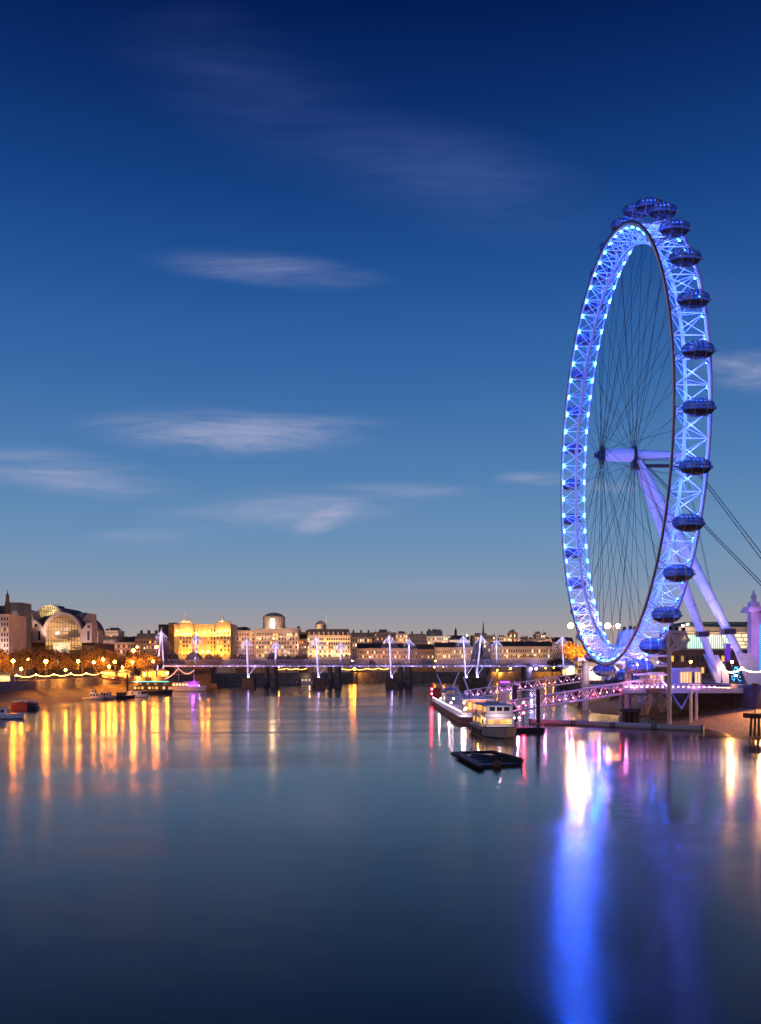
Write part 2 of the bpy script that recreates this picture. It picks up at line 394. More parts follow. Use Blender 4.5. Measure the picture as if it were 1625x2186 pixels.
# ------------------------------------------------------------------ trees
def tree_meshes(seed, Ht, Rc, leafn, leaf=.55):
    rr = random.Random(seed); tr = MB(); cr_ = MB(); ends = []
    def grow(p, d, ln, r, lev):
        q = p + d * ln
        mid = p.lerp(q, .5) + Vector((rr.uniform(-.08, .08), rr.uniform(-.08, .08), 0)) * ln
        tr.path([p, mid, q], [r, r * .82, r * .6], 5 if lev < 2 else 4)
        if lev >= 3: ends.append(q); ends.append(mid); return
        for k in range(4 if lev == 0 else 3):
            a = rr.uniform(0, 6.28); sp = rr.uniform(.35, .85) if lev else rr.uniform(.4, .8)
            nd = (d + Vector((math.cos(a), math.sin(a), rr.uniform(-.1, .45))) * sp).normalized()
            grow(q if k < 2 else p.lerp(q, rr.uniform(.6, .95)), nd, ln * rr.uniform(.62, .86), r * .55, lev + 1)
    grow(Vector((0, 0, 0)), Vector((rr.uniform(-.06, .06), rr.uniform(-.06, .06), 1)).normalized(), Ht * .30, Ht * .022, 0)
    for e in ends:
        for k in range(leafn):
            c = e + Vector((rr.gauss(0, 1), rr.gauss(0, 1), rr.gauss(0, .8))) * (Rc * .17)
            d = Vector((rr.uniform(-1, 1), rr.uniform(-1, 1), rr.uniform(-1, 1))).normalized(); w = d.orthogonal().normalized()
            s = leaf * rr.uniform(.5, 1.3)
            cr_.quad(c - d * s - w * s * .3, c + d * s * .2 - w * s * .45, c + d * s, c - d * s * .1 + w * s * .4)
    return tr, cr_
TREES = []
for i, (sd, Ht, Rc, ln) in enumerate([(1, 19, 8, 22), (2, 17, 9, 20), (5, 21, 8, 24), (9, 15, 7, 18)]):
    a, b = tree_meshes(sd, Ht, Rc, ln)
    TREES.append((mesh_of(a, BARK), mesh_of(b, TWIG, smooth=False)))
def tree(x, y, z, k, s, rz, label, group, crown=None):
    r = thing('plane_tree', label, 'tree', (x, y, z), group)
    r.rotation_euler = (0, 0, rz); r.scale = (s, s, s)
    for nm, me in zip(('trunk', 'crown'), TREES[k % len(TREES)]):
        o = bpy.data.objects.new(nm, me); COL.objects.link(o); o.parent = r
    return r
rt = random.Random(11)
for i in range(15):
    px = -8 + i * 24 + rt.uniform(-5, 5); Y = 385 + i * 10 + rt.uniform(-6, 6)
    tree(PX(px, Y) - 2, Y, 7.9, i, rt.uniform(.62, .85), rt.uniform(0, 6), f'bare brown tree glowing orange just behind the embankment lights, {ORDN[i]} from the left', 'front row of trees on the left embankment')
for i in range(16):
    px = -15 + i * 24.5 + rt.uniform(-6, 6); Y = 455 + i * 9 + rt.uniform(-8, 8)
    tree(PX(px, Y) - 2, Y, 7.9, i + 1, rt.uniform(.95, 1.2), rt.uniform(0, 6), f'tall dark bare tree behind the lamps, below the arched station, {ORDN[i]} from the left', 'tall back row of trees on the left embankment')
for i, (px, Y, s) in enumerate([(355, 640, 1.0), (385, 655, .9), (440, 720, .95), (462, 725, 1.0), (505, 740, 1.0), (560, 775, .95), (590, 790, 1.15), (612, 790, 1.1), (640, 800, 1.0),
                                (668, 812, .8), (790, 845, .75), (850, 860, .7), (915, 870, .8), (1085, 880, .75)]):
    tree(PX(px, Y), Y, 7.9, i + 2, s, rt.uniform(0, 6), f'bare tree beyond the bridge before the stone buildings, {ORDN[i]} from the left', 'trees beyond the bridge')

# ------------------------------------------------------------------ lamps
def street_lamp(x, y, zb, zt, label, group, mat=SODIUM, r=.42, energy=7000, color=(1, .38, .05), name='street_lamp', nm2='lamp_head', light=True):
    root = thing(name, label, 'lamp', (x, y, zb), group)
    h = zt - zb; mb = MB()
    mb.lathe((x, y, zb), [(.28, 0), (.28, .5), (.16, .7), (.11, 1.4), (.07, h - .45), (.18, h - .4), (.18, h - .3)], 8)
    obj('post', mb, BLACK, root)
    mb = MB(); mb.ell((x, y, zt), r, r, r, 10, 6); obj(nm2, mb, mat, root)
    mb = MB(); mb.lathe((x, y, zt + r * .95), [(r * .8, 0), (r * .5, r * .3), (.04, r * .6)], 8); obj('cap', mb, BLACK, root)
    if light: lamp(root, (x, y - r - 1.2, zt - .2), color, energy * 6.5, .3, 'SPOT', (x - (5 if x < -100 else 0), y + 4, zt - 3.2), 155, .4)
    return root
LL = [(28, 1411, 365, 1.0), (60, 1408, 430, .45), (98, 1412, 380, 1.15), (167, 1412, 400, .9), (200, 1414, 430, .75), (220, 1408, 460, 1.0), (233, 1423, 470, 1.0), (245, 1413, 470, 1.2),
      (283, 1413, 500, .8), (285, 1389, 505, 1.7), (293, 1381, 620, .7), (327, 1412, 520, .9), (334, 1381, 560, 1.5), (357, 1437, 545, 1.1), (308, 1440, 520, .9),
      (432, 1391, 690, .9), (444, 1391, 700, 1.1), (262, 1424, 500, .7), (45, 1428, 372, .5), (140, 1430, 405, .5)]
for i, (px, py, Y, s) in enumerate(LL):
    p = P(px, py, Y)
    street_lamp(p.x, Y, 7.9, p.z, f'glowing orange street lamp on the left embankment, {ORDN[i]} listed by height and lane' if False else
                ['lamp in the trees nearest the left edge, starry orange', 'small dim lamp high in the trees near the left edge', 'broad orange lamp above the red barge', 'orange lamp left of the small moored boats',
                 'small pale orange lamp between two larger embankment lamps', 'orange lamp above the top of the left gangway', 'low lamp over the bright stalls by the gangway', 'bright orange lamp right of the gangway stalls',
                 'orange lamp on the low post directly under the tall lamp', 'tallest and brightest orange street lamp left of the white mast', 'small lamp just up right of the tallest lamp', 'orange lamp low beside the foot of the left white mast',
                 'bright starry lamp touching the left white mast', 'low round lamp behind the purple boat', 'low lamp above the green-roofed boat', 'left lamp of the pair in front of the golden hotel', 'right lamp of the pair in front of the golden hotel',
                 'small lamp over the top end of the gangway', 'faint low lamp among trees above the red barge', 'faint low lamp among trees at mid embankment'][i],
                'street lamps on the left bank', SODIUM if s > .8 else SODIUM2, .36 + .32 * s, 5200 * s)
p = P(757, 1428, 778)
street_lamp(p.x, 776, 7.9, p.z, 'very bright orange lamp shining under the railway bridge on the far wall', 'street lamps on the far bank', SODIUM, .95, 3500)
for i, (px, py, lab) in enumerate([(748, 1420, 'orange lamp just left of the bright one under the bridge'), (752, 1411, 'lamp above the bright one, seen through the girder'), (627, 1411, 'lamp seen through the bridge girder left of the second pier'),
                                   (930, 1411, 'lamp seen through the girder right of the third pier'), (595, 1423, 'lamp on the far wall between the first two piers'), (927, 1424, 'lamp on the far wall under the girder, left of the leaning masts'), (947, 1423, 'lamp under the girder nearest the leaning masts'), (1062, 1431, 'amber lamp under the bridge just above the purple-lit boat'), (1068, 1437, 'low amber lamp on the far wall beside the purple-lit boat'), (1090, 1427, 'amber lamp under the bridge, right of the purple-lit boat'), (1165, 1426, 'amber lamp under the right end of the bridge'), (1182, 1425, 'amber lamp beside the last white mast under the bridge')]):
    Y = 800 + i * 3; p = P(px, py, Y)
    street_lamp(p.x, Y, 7.9, p.z, lab, 'street lamps on the far bank', SODIUM2, .5, 1100)

def festoon(label, a, b, sag, mat, group, r=.13, n=9, name='string_light'):
    a, b = Vector(a), Vector(b); root = thing(name, label, 'string light', tuple(a.lerp(b, .5)), group)
    pts = []
    for k in range(n + 1):
        t = k / n; p = a.lerp(b, t); p.z -= sag * 4 * t * (1 - t); pts.append(p)
    mb = MB(); mb.path([p + Vector((0, 0, r + .05)) for p in pts], .03, 4); obj('cable', mb, BLACK, root)
    mb = MB()
    m = max(10, int((b - a).length / .55))
    for k in range(m + 1):
        t = k / m; p = a.lerp(b, t); p.z -= sag * 4 * t * (1 - t); mb.ell(tuple(p), r * 1.15, r * 1.15, r * 1.15, 6, 4)
    bl = obj('bulbs', mb, mat, root); bl['kind'] = 'stuff'
    return root
posts = [(-8, 1441.5), (35, 1441), (77, 1439.5), (115, 1438.5), (151, 1438), (184, 1437.5), (217, 1437), (249, 1436.5)]
tops = []
for i, (px, py) in enumerate(posts):
    Y = 142.4 * F / (CX - px); z = 11.1; tops.append(Vector((-142.4, Y, z)))
    wl = street_lamp(-142.4, Y, 8.85, z, (f'globe lamp carrying the embankment wall string lights, {ORDN[i - 1]} from the left' if i else 'globe lamp of the embankment wall just outside the left edge'), 'lamp posts along the embankment wall', WARMLAMP, .3, 500, (1, .7, .35), name='wall_lamp', nm2='globe', light=False)
    mb = MB(); mb.bx(-142.75, -141.9, Y - .7, Y + .7, 4.5, 8.28); mb.bx(-142.7, -141.8, Y - .9, Y + .9, 8.29, 8.84); obj('pedestal', mb, DCONC, wl, smooth=False)
    lamp(None, (-146.5, Y, 9.4), (1, .33, .03), 15000, .2, 'SPOT', (-160, Y + 18, 11), 100, name='tree_fill_light')  # added orange spot behind the wall that lights the trees
for i in range(len(tops) - 1):
    festoon(f'sagging string of golden lights over the embankment wall, {ORDN[i]} span from the left', tops[i], tops[i + 1], .9, FESTOON, 'string lights along the embankment wall')
    m = tops[i].lerp(tops[i + 1], .5); lamp(None, (m.x - .3, m.y, m.z - .9), (1, .55, .16), 260, .2, name='festoon_glow')
far = [(585, 1427), (612, 1427), (632, 1427), (655, 1427)], [(728, 1427), (757, 1428), (784, 1427), (808, 1426.5), (830, 1427)]
k = 0
for seg in far:
    for (xa, ya), (xb, yb) in zip(seg, seg[1:]):
        Ya, Yb = 788, 790
        festoon(f'golden string of lights glimpsed under the bridge, {ORDN[k]} from the left', P(xa, ya, Ya), P(xb, yb, Yb), 1.0, FESTOON, 'string lights under the bridge', .2); k += 1

# ------------------------------------------------------------------ buildings
UNIT = {}
def unit(mat):
    if mat.name not in UNIT: UNIT[mat.name] = mesh_of(MB().box(0, 0, 0, 1, 1, 1), mat, smooth=False)
    return UNIT[mat.name]
def windows(root, x0, x1, z0, z1, yf, rows, cols, plit, mats, wf=.5, hf=.58, seed=1, dark=DARKWIN, proud=.12, name='window'):
    rr = random.Random(seed); cw = (x1 - x0) / cols; rh = (z1 - z0) / rows
    for r_ in range(rows):
        for c in range(cols):
            mt = rr.choice(mats) if rr.random() < plit else dark
            inst(name, unit(mt), root, (x0 + (c + .5) * cw, yf - proud / 2, z0 + (r_ + .5) * rh), (cw * wf, proud, rh * hf))
def block(root, px0, px1, py0, Y, D, mat, z0=7.9, name='wall', cornice=None):
    x0, x1, z1 = PX(px0, Y), PX(px1, Y), PZ(py0, Y)
    mb = MB(); mb.bx(x0, x1, Y, Y + D, z0, z1); o = obj(name, mb, mat, root, smooth=False)
    if cornice:
        mb = MB(); mb.bx(x0 - .5, x1 + .5, Y - .5, Y + D + .3, z1 + .003, z1 + 1.0); obj('cornice', mb, cornice, root, smooth=False)
    return x0, x1, z1

# -- arched station building on the left
Y = 700.0
st = thing('station_building', 'large pale office station with two stacked glazed arches, far left', 'building', (PX(130, Y), Y, 7.9))
def gable(px, py): return (PX(px, Y), PZ(py, Y))
def arch_poly(cx, py, hw, hh, n=24):
    return [(PX(cx, Y) + hw * math.cos(math.pi * k / n), PZ(py, Y) + hh * math.sin(math.pi * k / n)) for k in range(n + 1)]
m_ = Y / F
def arch(cx, cy, hw, hh, yo, D, glass, base):
    hw, hh = hw * m_, hh * m_
    outer = arch_poly(cx, cy, hw, hh); inner = arch_poly(cx, cy, hw * .86, hh * .87)
    mb = MB(); n = len(outer)
    for k in range(n - 1):
        mb.prism([outer[k], outer[k + 1], inner[k + 1], inner[k]], Y + yo, Y + yo + 6)
    obj('arch_rim', mb, PALEST, st, smooth=False)
    mb = MB(); mb.prism([(x, z - .4) for x, z in outer], Y + yo + 6.01, Y + yo + D); obj('vault_roof', mb, SLATE, st, smooth=False)
    zb = PZ(base, Y)
    gp = [(x, z) for x, z in arch_poly(cx, cy, hw * .88, hh * .89)]
    gp = [(gp[0][0], zb)] + gp + [(gp[-1][0], zb)]
    mb = MB(); mb.prism(gp, Y + yo + 2.5, Y + yo + 5.9); gl = obj('glazing', mb, glass, st, smooth=False)
    mb = MB(); x0, x1 = gp[-1][0], gp[0][0]
    for k in range(1, 12):
        x = x0 + (x1 - x0) * k / 12; t = (x - PX(cx, Y)) / (hw * .88); zt = PZ(cy, Y) + hh * .87 * math.sqrt(max(0, 1 - t * t))
        mb.bx(x - .16, x + .16, Y + yo + 2.1, Y + yo + 2.48, zb, zt)
    z = zb + 3.2
    while z < PZ(cy, Y) + hh * .8:
        t = max(0, (z - PZ(cy, Y)) / (hh * .87)); w = hw * .86 * math.sqrt(max(0, 1 - t * t)); mb.bx(PX(cx, Y) - w, PX(cx, Y) + w, Y + yo + 1.8, Y + yo + 2.09, z - .2, z + .2); z += 3.6
    obj('mullions', mb, surf('mullion_bronze', (.16, .10, .06), .6), gl, smooth=False)
G1 = litglass('station_glazing', (.07, .03, .01), (1, .48, .14), .95, (.10, .1, .28))
G2 = litglass('upper_glazing', (.35, .22, .06), (1, .78, .30), 1.2, (.14, .1, .3))
arch(132, 1352, 42, 45, 0, 60, G1, 1387)
arch(80, 1316, 32, 29, 25, 60, G2, 1330)
for pts, yo, D in (([(38, 1372), (38, 1299), (46, 1299), (56, 1302), (68, 1324), (68, 1372)], 6, 18),
               ([(70, 1372), (70, 1325), (78, 1325), (92, 1338), (97, 1345), (97, 1372)], -1, 14),
               ([(170, 1372), (170, 1343), (176, 1342), (184, 1330), (195, 1329), (195, 1372)], 1, 14),
               ([(158, 1345), (160, 1322), (172, 1307), (180, 1307), (180, 1345)], 16, 14)):
    mb = MB(); mb.prism([gable(*q) for q in pts][::-1], Y + yo, Y + yo + D); obj('side_tower', mb, PALEST, st, smooth=False)
mb = MB(); mb.prism([gable(*q) for q in ((148, 1320), (148, 1311), (156, 1305), (166, 1305), (160, 1320))][::-1], Y + 18, Y + 30); obj('copper_roof', mb, COPPER, st, smooth=False)
mb = MB(); mb.prism([gable(*q) for q in ((46, 1310), (48, 1290), (78, 1284), (78, 1300), (60, 1312))][::-1], Y + 50, Y + 62); obj('plant_screen', mb, DGREYB, st, smooth=False)
mb = MB(); mb.prism([gable(*q) for q in ((62, 1345), (74, 1318), (110, 1310), (112, 1330), (92, 1340))][::-1], Y + 7, Y + 20); obj('lower_vault', mb, SLATE, st, smooth=False)
mb = MB(); mb.bx(PX(36, Y), PX(196, Y), Y + 8.2, Y + 60, 7.9, PZ(1372, Y)); obj('podium', mb, BROWNB, st, smooth=False)
mb = MB(); mb.bx(PX(118, Y), PX(147, Y), Y - 4, Y + 2.2, 15, PZ(1372, Y)); obj('entrance_glazing', mb, litglass('entrance_glass', (.7, .5, .25), (1, .8, .5), 1.3, (.3, .1, .2)), st, smooth=False)
for cx_, rows in ((49, 2), (56, 2), (64, 2), (85, 1), (188, 1)):
    for k in range(rows + 1):
        yy = (1334, 1350, 1362)[k] if cx_ < 70 else (1352, 1362)[k]
        inst('window', unit(DARKWIN), st, (PX(cx_, Y), Y + (5.9 if cx_ < 70 else -1.1 if cx_ < 100 else .9), PZ(yy, Y)), (1.7, .25, 3.6))
inst('round_window', unit(DARKWIN), st, (PX(78, Y), Y - 1.1, PZ(1335, Y)), (1.8, .25, 1.9)); inst('round_window', unit(DARKWIN), st, (PX(189, Y), Y + .9, PZ(1338, Y)), (1.8, .25, 1.9))
flood(st, (PX(112, Y), Y - 6, PZ(1350, Y)), (1, .66, .5), 26000, .3, .5); flood(st, (PX(60, Y), Y - 6, PZ(1330, Y)), (1, .66, .55), 12000, .3, .5); flood(st, (PX(80, Y), Y + 21, PZ(1300, Y)), (1, .75, .35), 9000, .3); flood(st, (PX(185, Y), Y - 10, PZ(1365, Y)), (1, .64, .52), 12000, .3, .5); flood(st, (PX(48, Y), Y - 12, PZ(1372, Y)), (1, .62, .5), 14000, .3, .5)  # spots added to stand for city light on the pale front
mb = MB()
for k in range(9): mb.tube((PX(46 + k * 4, Y), Y + 50, PZ(1290 - k * .7, Y)), (PX(46 + k * 4, Y), Y + 50, PZ(1285.5 - k * .7, Y)), .12, n=4)
mb.tube((PX(46, Y), Y + 50, PZ(1285.5, Y)), (PX(78, Y), Y + 50, PZ(1280, Y)), .12, n=4)
for k in range(9): mb.tube((PX(108 + k * 3, Y), Y + 40, PZ(1311 - k * .6, Y)), (PX(108 + k * 3, Y), Y + 40, PZ(1306.5 - k * .7, Y)), .12, n=4)
mb.tube((PX(108, Y), Y + 40, PZ(1306.5, Y)), (PX(133, Y), Y + 40, PZ(1301, Y)), .12, n=4)
obj('roof_railing', mb, DARKST, st)
# -- gothic tower at the left edge
Y = 560.0
gt = thing('gothic_building', 'pale gothic stone mansion block with a pointed spire, left edge', 'building', (PX(0, Y), Y, 7.9))
block(gt, -60, 24, 1312, Y, 24, PALEST)
mb = MB(); x, z = PX(9, Y), PZ(1313, Y)
mb.lathe((x, Y + 5, z), [(2.7, 0), (2.5, 1.5), (1.5, 8), (1.0, 11), (1.15, 11.3), (1.0, 12.6), (.5, 13.2), (.1, 15.6), (.04, 17)], 8); obj('spire', mb, SLATE, gt)
mb = MB(); mb.bx(PX(3, Y), PX(22, Y), Y - 1.8, Y - .005, 7.9, PZ(1311, Y)); obj('turret', mb, PALEST, gt, smooth=False)
mb = MB(); mb.prism([(PX(-24, Y), PZ(1312, Y) + .02), (PX(-1, Y), PZ(1312, Y) + .02), (PX(-12, Y), PZ(1292, Y))], Y + .4, Y + 18); obj('steep_roof', mb, SLATE, gt, smooth=False)
windows(gt, PX(3.6, Y), PX(21.5, Y), PZ(1395, Y), PZ(1316, Y), Y - 1.8, 7, 3, .15, [DIMW], .5, .62, 4)
windows(gt, PX(-40, Y), PX(2, Y), PZ(1395, Y), PZ(1316, Y), Y, 7, 6, .2, [DIMW], .5, .62, 5)
for px in (4, 16, -20): flood(gt, (PX(px, Y), Y - 10, PZ(1385, Y)), (1, .66, .55), 7000, .3, .5)
Y = 650.0
dt = thing('dark_block', 'dark flat-roofed block behind the gothic spire', 'building', (PX(30, Y), Y + 20, 7.9))
x0, x1, z1 = block(dt, 18, 45, 1286, Y + 24, 20, GREYB); block(dt, -40, 17.9, 1293, Y + 24, 20, DGREYB)
for px in (0, 30): flood(dt, (PX(px, Y), Y - 3, PZ(1330, Y)), (1, .7, .6), 9000, .3, .3)
x0, x1, z1 = block(dt, 20, 40, 1304, Y + 12, 11.9, GREYB, name='glazed_wing')
windows(dt, PX(21, Y), PX(38, Y), PZ(1370, Y), PZ(1300, Y), Y + 12, 6, 2, .3, [DIMW], .8, .4, 7)

def simple(name, label, px0, px1, py0, Y, D, mat, rows, cols, plit, mats, seed=1, roof=None, cornice=None, wtop=None, wbot=None, group='buildings beyond the bridge', chimneys=0, wf=.5, hf=.58, cat='building', blocks=()):
    root = thing(name, label, cat, (PX((px0 + px1) / 2, Y), Y + D / 2, 7.9), group)
    x0, x1, z1 = block(root, px0, px1, py0, Y, D, mat, cornice=cornice)
    if rows: windows(root, x0 + .5, x1 - .5, PZ(wbot or 1408, Y), (PZ(wtop, Y) if wtop else z1 - 1.2), Y, rows, cols, plit, mats, wf, hf, seed)
    if group == 'buildings beyond the bridge' and cat == 'building':
        for t in (.25, .75): flood(root, (x0 + (x1 - x0) * t, Y - 12, z1 - 8), (1, .56, .36), 10000)  # two spots added in place of city glow on each facade
    if rows >= 3 and x1 - x0 > 12:
        mb = MB(); z = z1 - (z1 - PZ(wbot or 1408, Y)) / rows * 1.0
        mb.bx(x0 - .25, x1 + .25, Y - .35, Y - .004, z - .25, z + .25); zz = PZ(wbot or 1408, Y) + (z1 - PZ(wbot or 1408, Y)) * .22; mb.bx(x0 - .25, x1 + .25, Y - .35, Y - .004, zz - .25, zz + .25)
        n = max(3, cols // 3)
        for k in range(n + 1): x = x0 + .3 + k * (x1 - x0 - .6) / n; mb.bx(x - .3, x + .3, Y - .3, Y - .004, zz + .26, z - .26)
        obj('stone_banding', mb, mat, root, smooth=False)
    rr = random.Random(seed + 50); zr = z1 + (1.01 if cornice else .003)
    if roof == 'mansard':
        h = (x1 - x0) * .07 + 3
        mb = MB(); mb.prism([(x0 + .3, zr), (x1 - .3, zr), (x1 - 2, zr + h), (x0 + 2, zr + h)], Y + .6, Y + D - .6); obj('roof', mb, SLATE, root, smooth=False); zr += h
    elif roof == 'pitched':
        mb = MB(); h = 5
        mb.add([(x0, Y, zr), (x1, Y, zr), (x1, Y + D, zr), (x0, Y + D, zr), (x0, Y + D / 2, zr + h), (x1, Y + D / 2, zr + h)], [(0, 1, 5, 4), (2, 3, 4, 5), (0, 4, 3), (1, 2, 5), (3, 2, 1, 0)]); obj('roof', mb, SLATE, root, smooth=False); zr += h * .5
    else:
        mb = MB(); w = (x1 - x0); a = x0 + w * rr.uniform(.1, .4)
        mb.bx(a, a + w * rr.uniform(.25, .5), Y + D * .3, Y + D * .8, zr, zr + rr.uniform(2, 3.6))
        for k in range(5): q = x0 + w * rr.random(); mb.bx(q - .8, q + rr.uniform(.3, 2), Y + D * .1, Y + D * .25, zr, zr + rr.uniform(.6, 2.2)); mb.tube((q, Y + D * .5, zr), (q, Y + D * .5, zr + rr.uniform(3, 6)), .07, n=4)
        obj('roof_plant', mb, GREYB, root, smooth=False)
    for k in range(chimneys):
        mb = MB(); x = x0 + (k + .5) * (x1 - x0) / chimneys; mb.bx(x - .9, x + .9, Y + D * .45, Y + D * .6, zr - 2.6, zr + 2.4); mb.bx(x - 1.1, x + 1.1, Y + D * .44, Y + D * .61, zr + 2.41, zr + 2.9); obj('chimney', mb, BROWNB, root, smooth=False)
    return root, x0, x1, z1

# -- small blocks between the station and the golden hotel
simple('tower_block', 'small pale tower block standing alone right of the arched station', 222, 252, 1346, 800, 20, PALEB, 6, 5, .15, [DIMW], 3, wf=.9, hf=.45, wbot=1385)
simple('annex_building', 'narrow pale annex beside the right end of the arched station', 195, 209, 1346, 730, 14, PALEST, 5, 3, .35, [WARMW, DIMW], 8, wbot=1390)
simple('terrace_building', 'low brown terrace between the tower block and the golden hotel', 212, 290, 1371, 790, 18, PINKST, 3, 14, .3, [DIMW, WARMW], 9, roof='pitched', chimneys=4, wbot=1408)
simple('terrace_building', 'dark terrace stepping up to the left side of the golden hotel', 288, 336, 1363, 780, 18, BROWNB, 4, 8, .25, [DIMW, ORANGEW], 10, roof='mansard', chimneys=3)
# -- golden floodlit hotel
Y = 850.0
gh = thing('golden_hotel', 'wide hotel floodlit in gold with three lit spires on its roof', 'building', (PX(428, Y), Y, 7.9), 'buildings beyond the bridge')
x0, x1, z1 = block(gh, 372, 497, 1335, Y, 26, GOLDST, cornice=GOLDST)
mb = MB(); mb.bx(PX(358, Y), PX(371.9, Y), Y + 3, Y + 26, 7.9, PZ(1329, Y)); obj('side_wing', mb, BROWNB, gh, smooth=False)
mb = MB(); mb.bx(PX(334, Y), PX(357.9, Y), Y + 8, Y + 26, 7.9, PZ(1332, Y)); obj('side_wing', mb, DGREYB, gh, smooth=False)
for a, b in ((384, 412), (462, 494)):
    mb = MB(); mb.bx(PX(a, Y), PX(b, Y), Y - 4, Y - .6, 7.9, PZ(1327, Y)); obj('bay_tower', mb, GOLDST, gh, smooth=False)
    windows(gh, PX(a, Y) + .4, PX(b, Y) - .4, PZ(1402, Y), PZ(1348, Y), Y - 4, 6, 4, .22, [ORANGEW, WARMW], .38, .6, int(a))
windows(gh, PX(412.5, Y), PX(461.5, Y), PZ(1402, Y), PZ(1342, Y), Y, 7, 7, .25, [ORANGEW, WARMW], .4, .6, 12)
mb = MB()
for k in range(9): x = PX(412.5 + k * 6.1, Y); mb.bx(x - .5, x + .5, Y - .5, Y - .003, 7.9, PZ(1338, Y))
obj('pilaster', mb, GOLDST, gh, smooth=False)
for px, py in ((393, 1306), (403, 1317), (475, 1307)):
    mb = MB(); mb.lathe((PX(px, Y), Y + 2, PZ(1328, Y)), [(1.6, 0), (1.3, 2.2), (.7, 2.5), (.35, (1328 - py) * Y / F * .6), (.08, (1328 - py) * Y / F)], 8); obj('spire', mb, PALEST, gh)
    flood(gh, (PX(px, Y), Y - 7, PZ(1324, Y)), (1, .75, .4), 6500, .2, .6)
for px, yy, e, yo in ((388, 1392, 26000, -12), (408, 1392, 26000, -12), (424, 1388, 16000, -9), (440, 1388, 16000, -9), (456, 1388, 16000, -9), (468, 1392, 26000, -12), (488, 1392, 26000, -12)):
    flood(gh, (PX(px, Y), Y + yo, PZ(yy, Y)), (1, .38, .035), e * .55, .4)
for px, yy, e in ((376, 1360, 6000), (392, 1345, 6500), (404, 1345, 6500), (430, 1344, 6000), (446, 1344, 6000), (468, 1345, 6500), (486, 1345, 6500)):
    flood(gh, (PX(px, Y), Y - 8.5, PZ(yy, Y)), (1, .46, .07), e * .5, .4)
for px in (374, 380, 384, 391, 398, 405, 412, 418, 425, 432, 439, 446, 453, 460, 465, 472, 479, 486, 492):
    yo = -6.2 if (384 <= px <= 412 or 462 <= px <= 494) else -2.4
    flood(gh, (PX(px, Y), Y + yo, PZ(1361, Y)), (1, .45, .075), 10500, .2, 2.2, 90)
    if px % 2: flood(gh, (PX(px, Y), Y + yo, PZ(1399, Y)), (1, .36, .03), 14500, .2, 2.0, 95)
for px in (378, 389, 396, 403, 410, 421, 436, 448, 459, 468, 475, 483, 490):
    yo = -5.2 if (384 <= px <= 412 or 462 <= px <= 494) else -1.4
    inst('facade_lamp_or_glow', unit(glow('amber_facade_lamp', (1, .42, .07), 90)), gh, (PX(px, Y), Y + yo, PZ(1347 + (px * 5) % 7, Y)), (.55, .5, .5))
# -- drum-topped stone building
Y = 880.0
db, x0, x1, z1 = simple('stone_offices', 'broad beige stone offices topped by a lit round drum', 545, 637, 1344, Y, 28, BEIGE, 6, 15, .3, [WARMW, WHITEW, DIMW], 21, cornice=BEIGE, wtop=1350, wbot=1404)
mb = MB(); c = (PX(581.5, Y), Y + 14, z1 + 1.01); rd = 23 * Y / F
mb.lathe(c, [(rd + .6, 0), (rd + .6, 1), (rd, 1.02), (rd, 10.5), (rd + .6, 10.6), (rd + .6, 12), (rd * .96, 12.2), (rd * .8, 14), (rd * .45, 15.6), (.3, 16.2)], 28); dr = obj('drum', mb, PALEST, db)
mb = MB()
for k in range(28):
    a = 6.28318 * (k + .5) / 28; mb.box(c[0] + math.cos(a) * (rd + .18), c[1] + math.sin(a) * (rd + .18), c[2] + 5.7, .5, .5, 9.2, a)
obj('drum_rib', mb, PALEST, dr, smooth=False)
mb = MB(); mb.box(c[0] - .3, c[1] - rd - .5, c[2] + 5, 3.4, .5, 9); obj('lit_window', mb, glow('drum_window', (1, .66, .30), 14), dr, smooth=False)
flood(db, (c[0] - 5, c[1] - rd - 6, c[2] + 2), (1, .75, .45), 7500, .3); flood(db, (c[0] + 7, c[1] - rd - 6, c[2] + 2), (1, .7, .4), 6000, .3)
for px in (550, 566, 582, 598, 614, 630):
    flood(db, (PX(px, Y), Y - 3, PZ(1367, Y)), (1, .58, .30), 4600, .3, 2.0, 95); flood(db, (PX(px, Y), Y - 8, PZ(1392, Y)), (1, .56, .32), 4400, .4)
w2, xx0, xx1, zz1 = simple('stone_offices', 'lower pinkish stone wing left of the drum-topped offices', 498, 544.5, 1348, Y + 4, 22, PINKST, 6, 8, .3, [WARMW, DIMW], 22, wbot=1404, cornice=PINKST)
mb = MB(); mb.ell((PX(517, Y), Y + 14, zz1 + 1.01), 6.5, 6.5, 4, 16, 6, 0, .5); obj('dome', mb, SLATE, w2)
for px in (506, 522, 536): flood(w2, (PX(px, Y), Y - 7, PZ(1385, Y)), (1, .55, .28), 4200, .4); flood(w2, (PX(px, Y), Y - 4, PZ(1352, Y)), (1, .7, .35), 1700, .4)
# -- cream lit riverside hotel
Y = 900.0
ch, x0, x1, z1 = simple('riverside_hotel', 'cream floodlit riverside hotel with rows of lit windows and small dormers', 655, 748, 1358, Y, 22, GOLDST, 5, 18, .4, [WARMW, WHITEW], 31, cornice=GOLDST, wbot=1404, roof='mansard')
for k in range(9):
    mb = MB(); x = x0 + (k + .5) * (x1 - x0) / 9; mb.bx(x - .9, x + .9, Y - .2, Y + 1.6, z1 + 1.02, z1 + 3.4); mb.prism([(x - 1.1, z1 + 3.41), (x + 1.1, z1 + 3.41), (x, z1 + 4.6)], Y - .3, Y + 1.7); obj('dormer', mb, PALEST, ch, smooth=False)
for px in range(660, 750, 11):
    flood(ch, (PX(px, Y), Y - 3, PZ(1399, Y)), (1, .50, .15), 6500, .3, 1.8, 100); flood(ch, (PX(px, Y), Y - 3, PZ(1374, Y)), (1, .54, .18), 3800, .3, 2.0, 95)
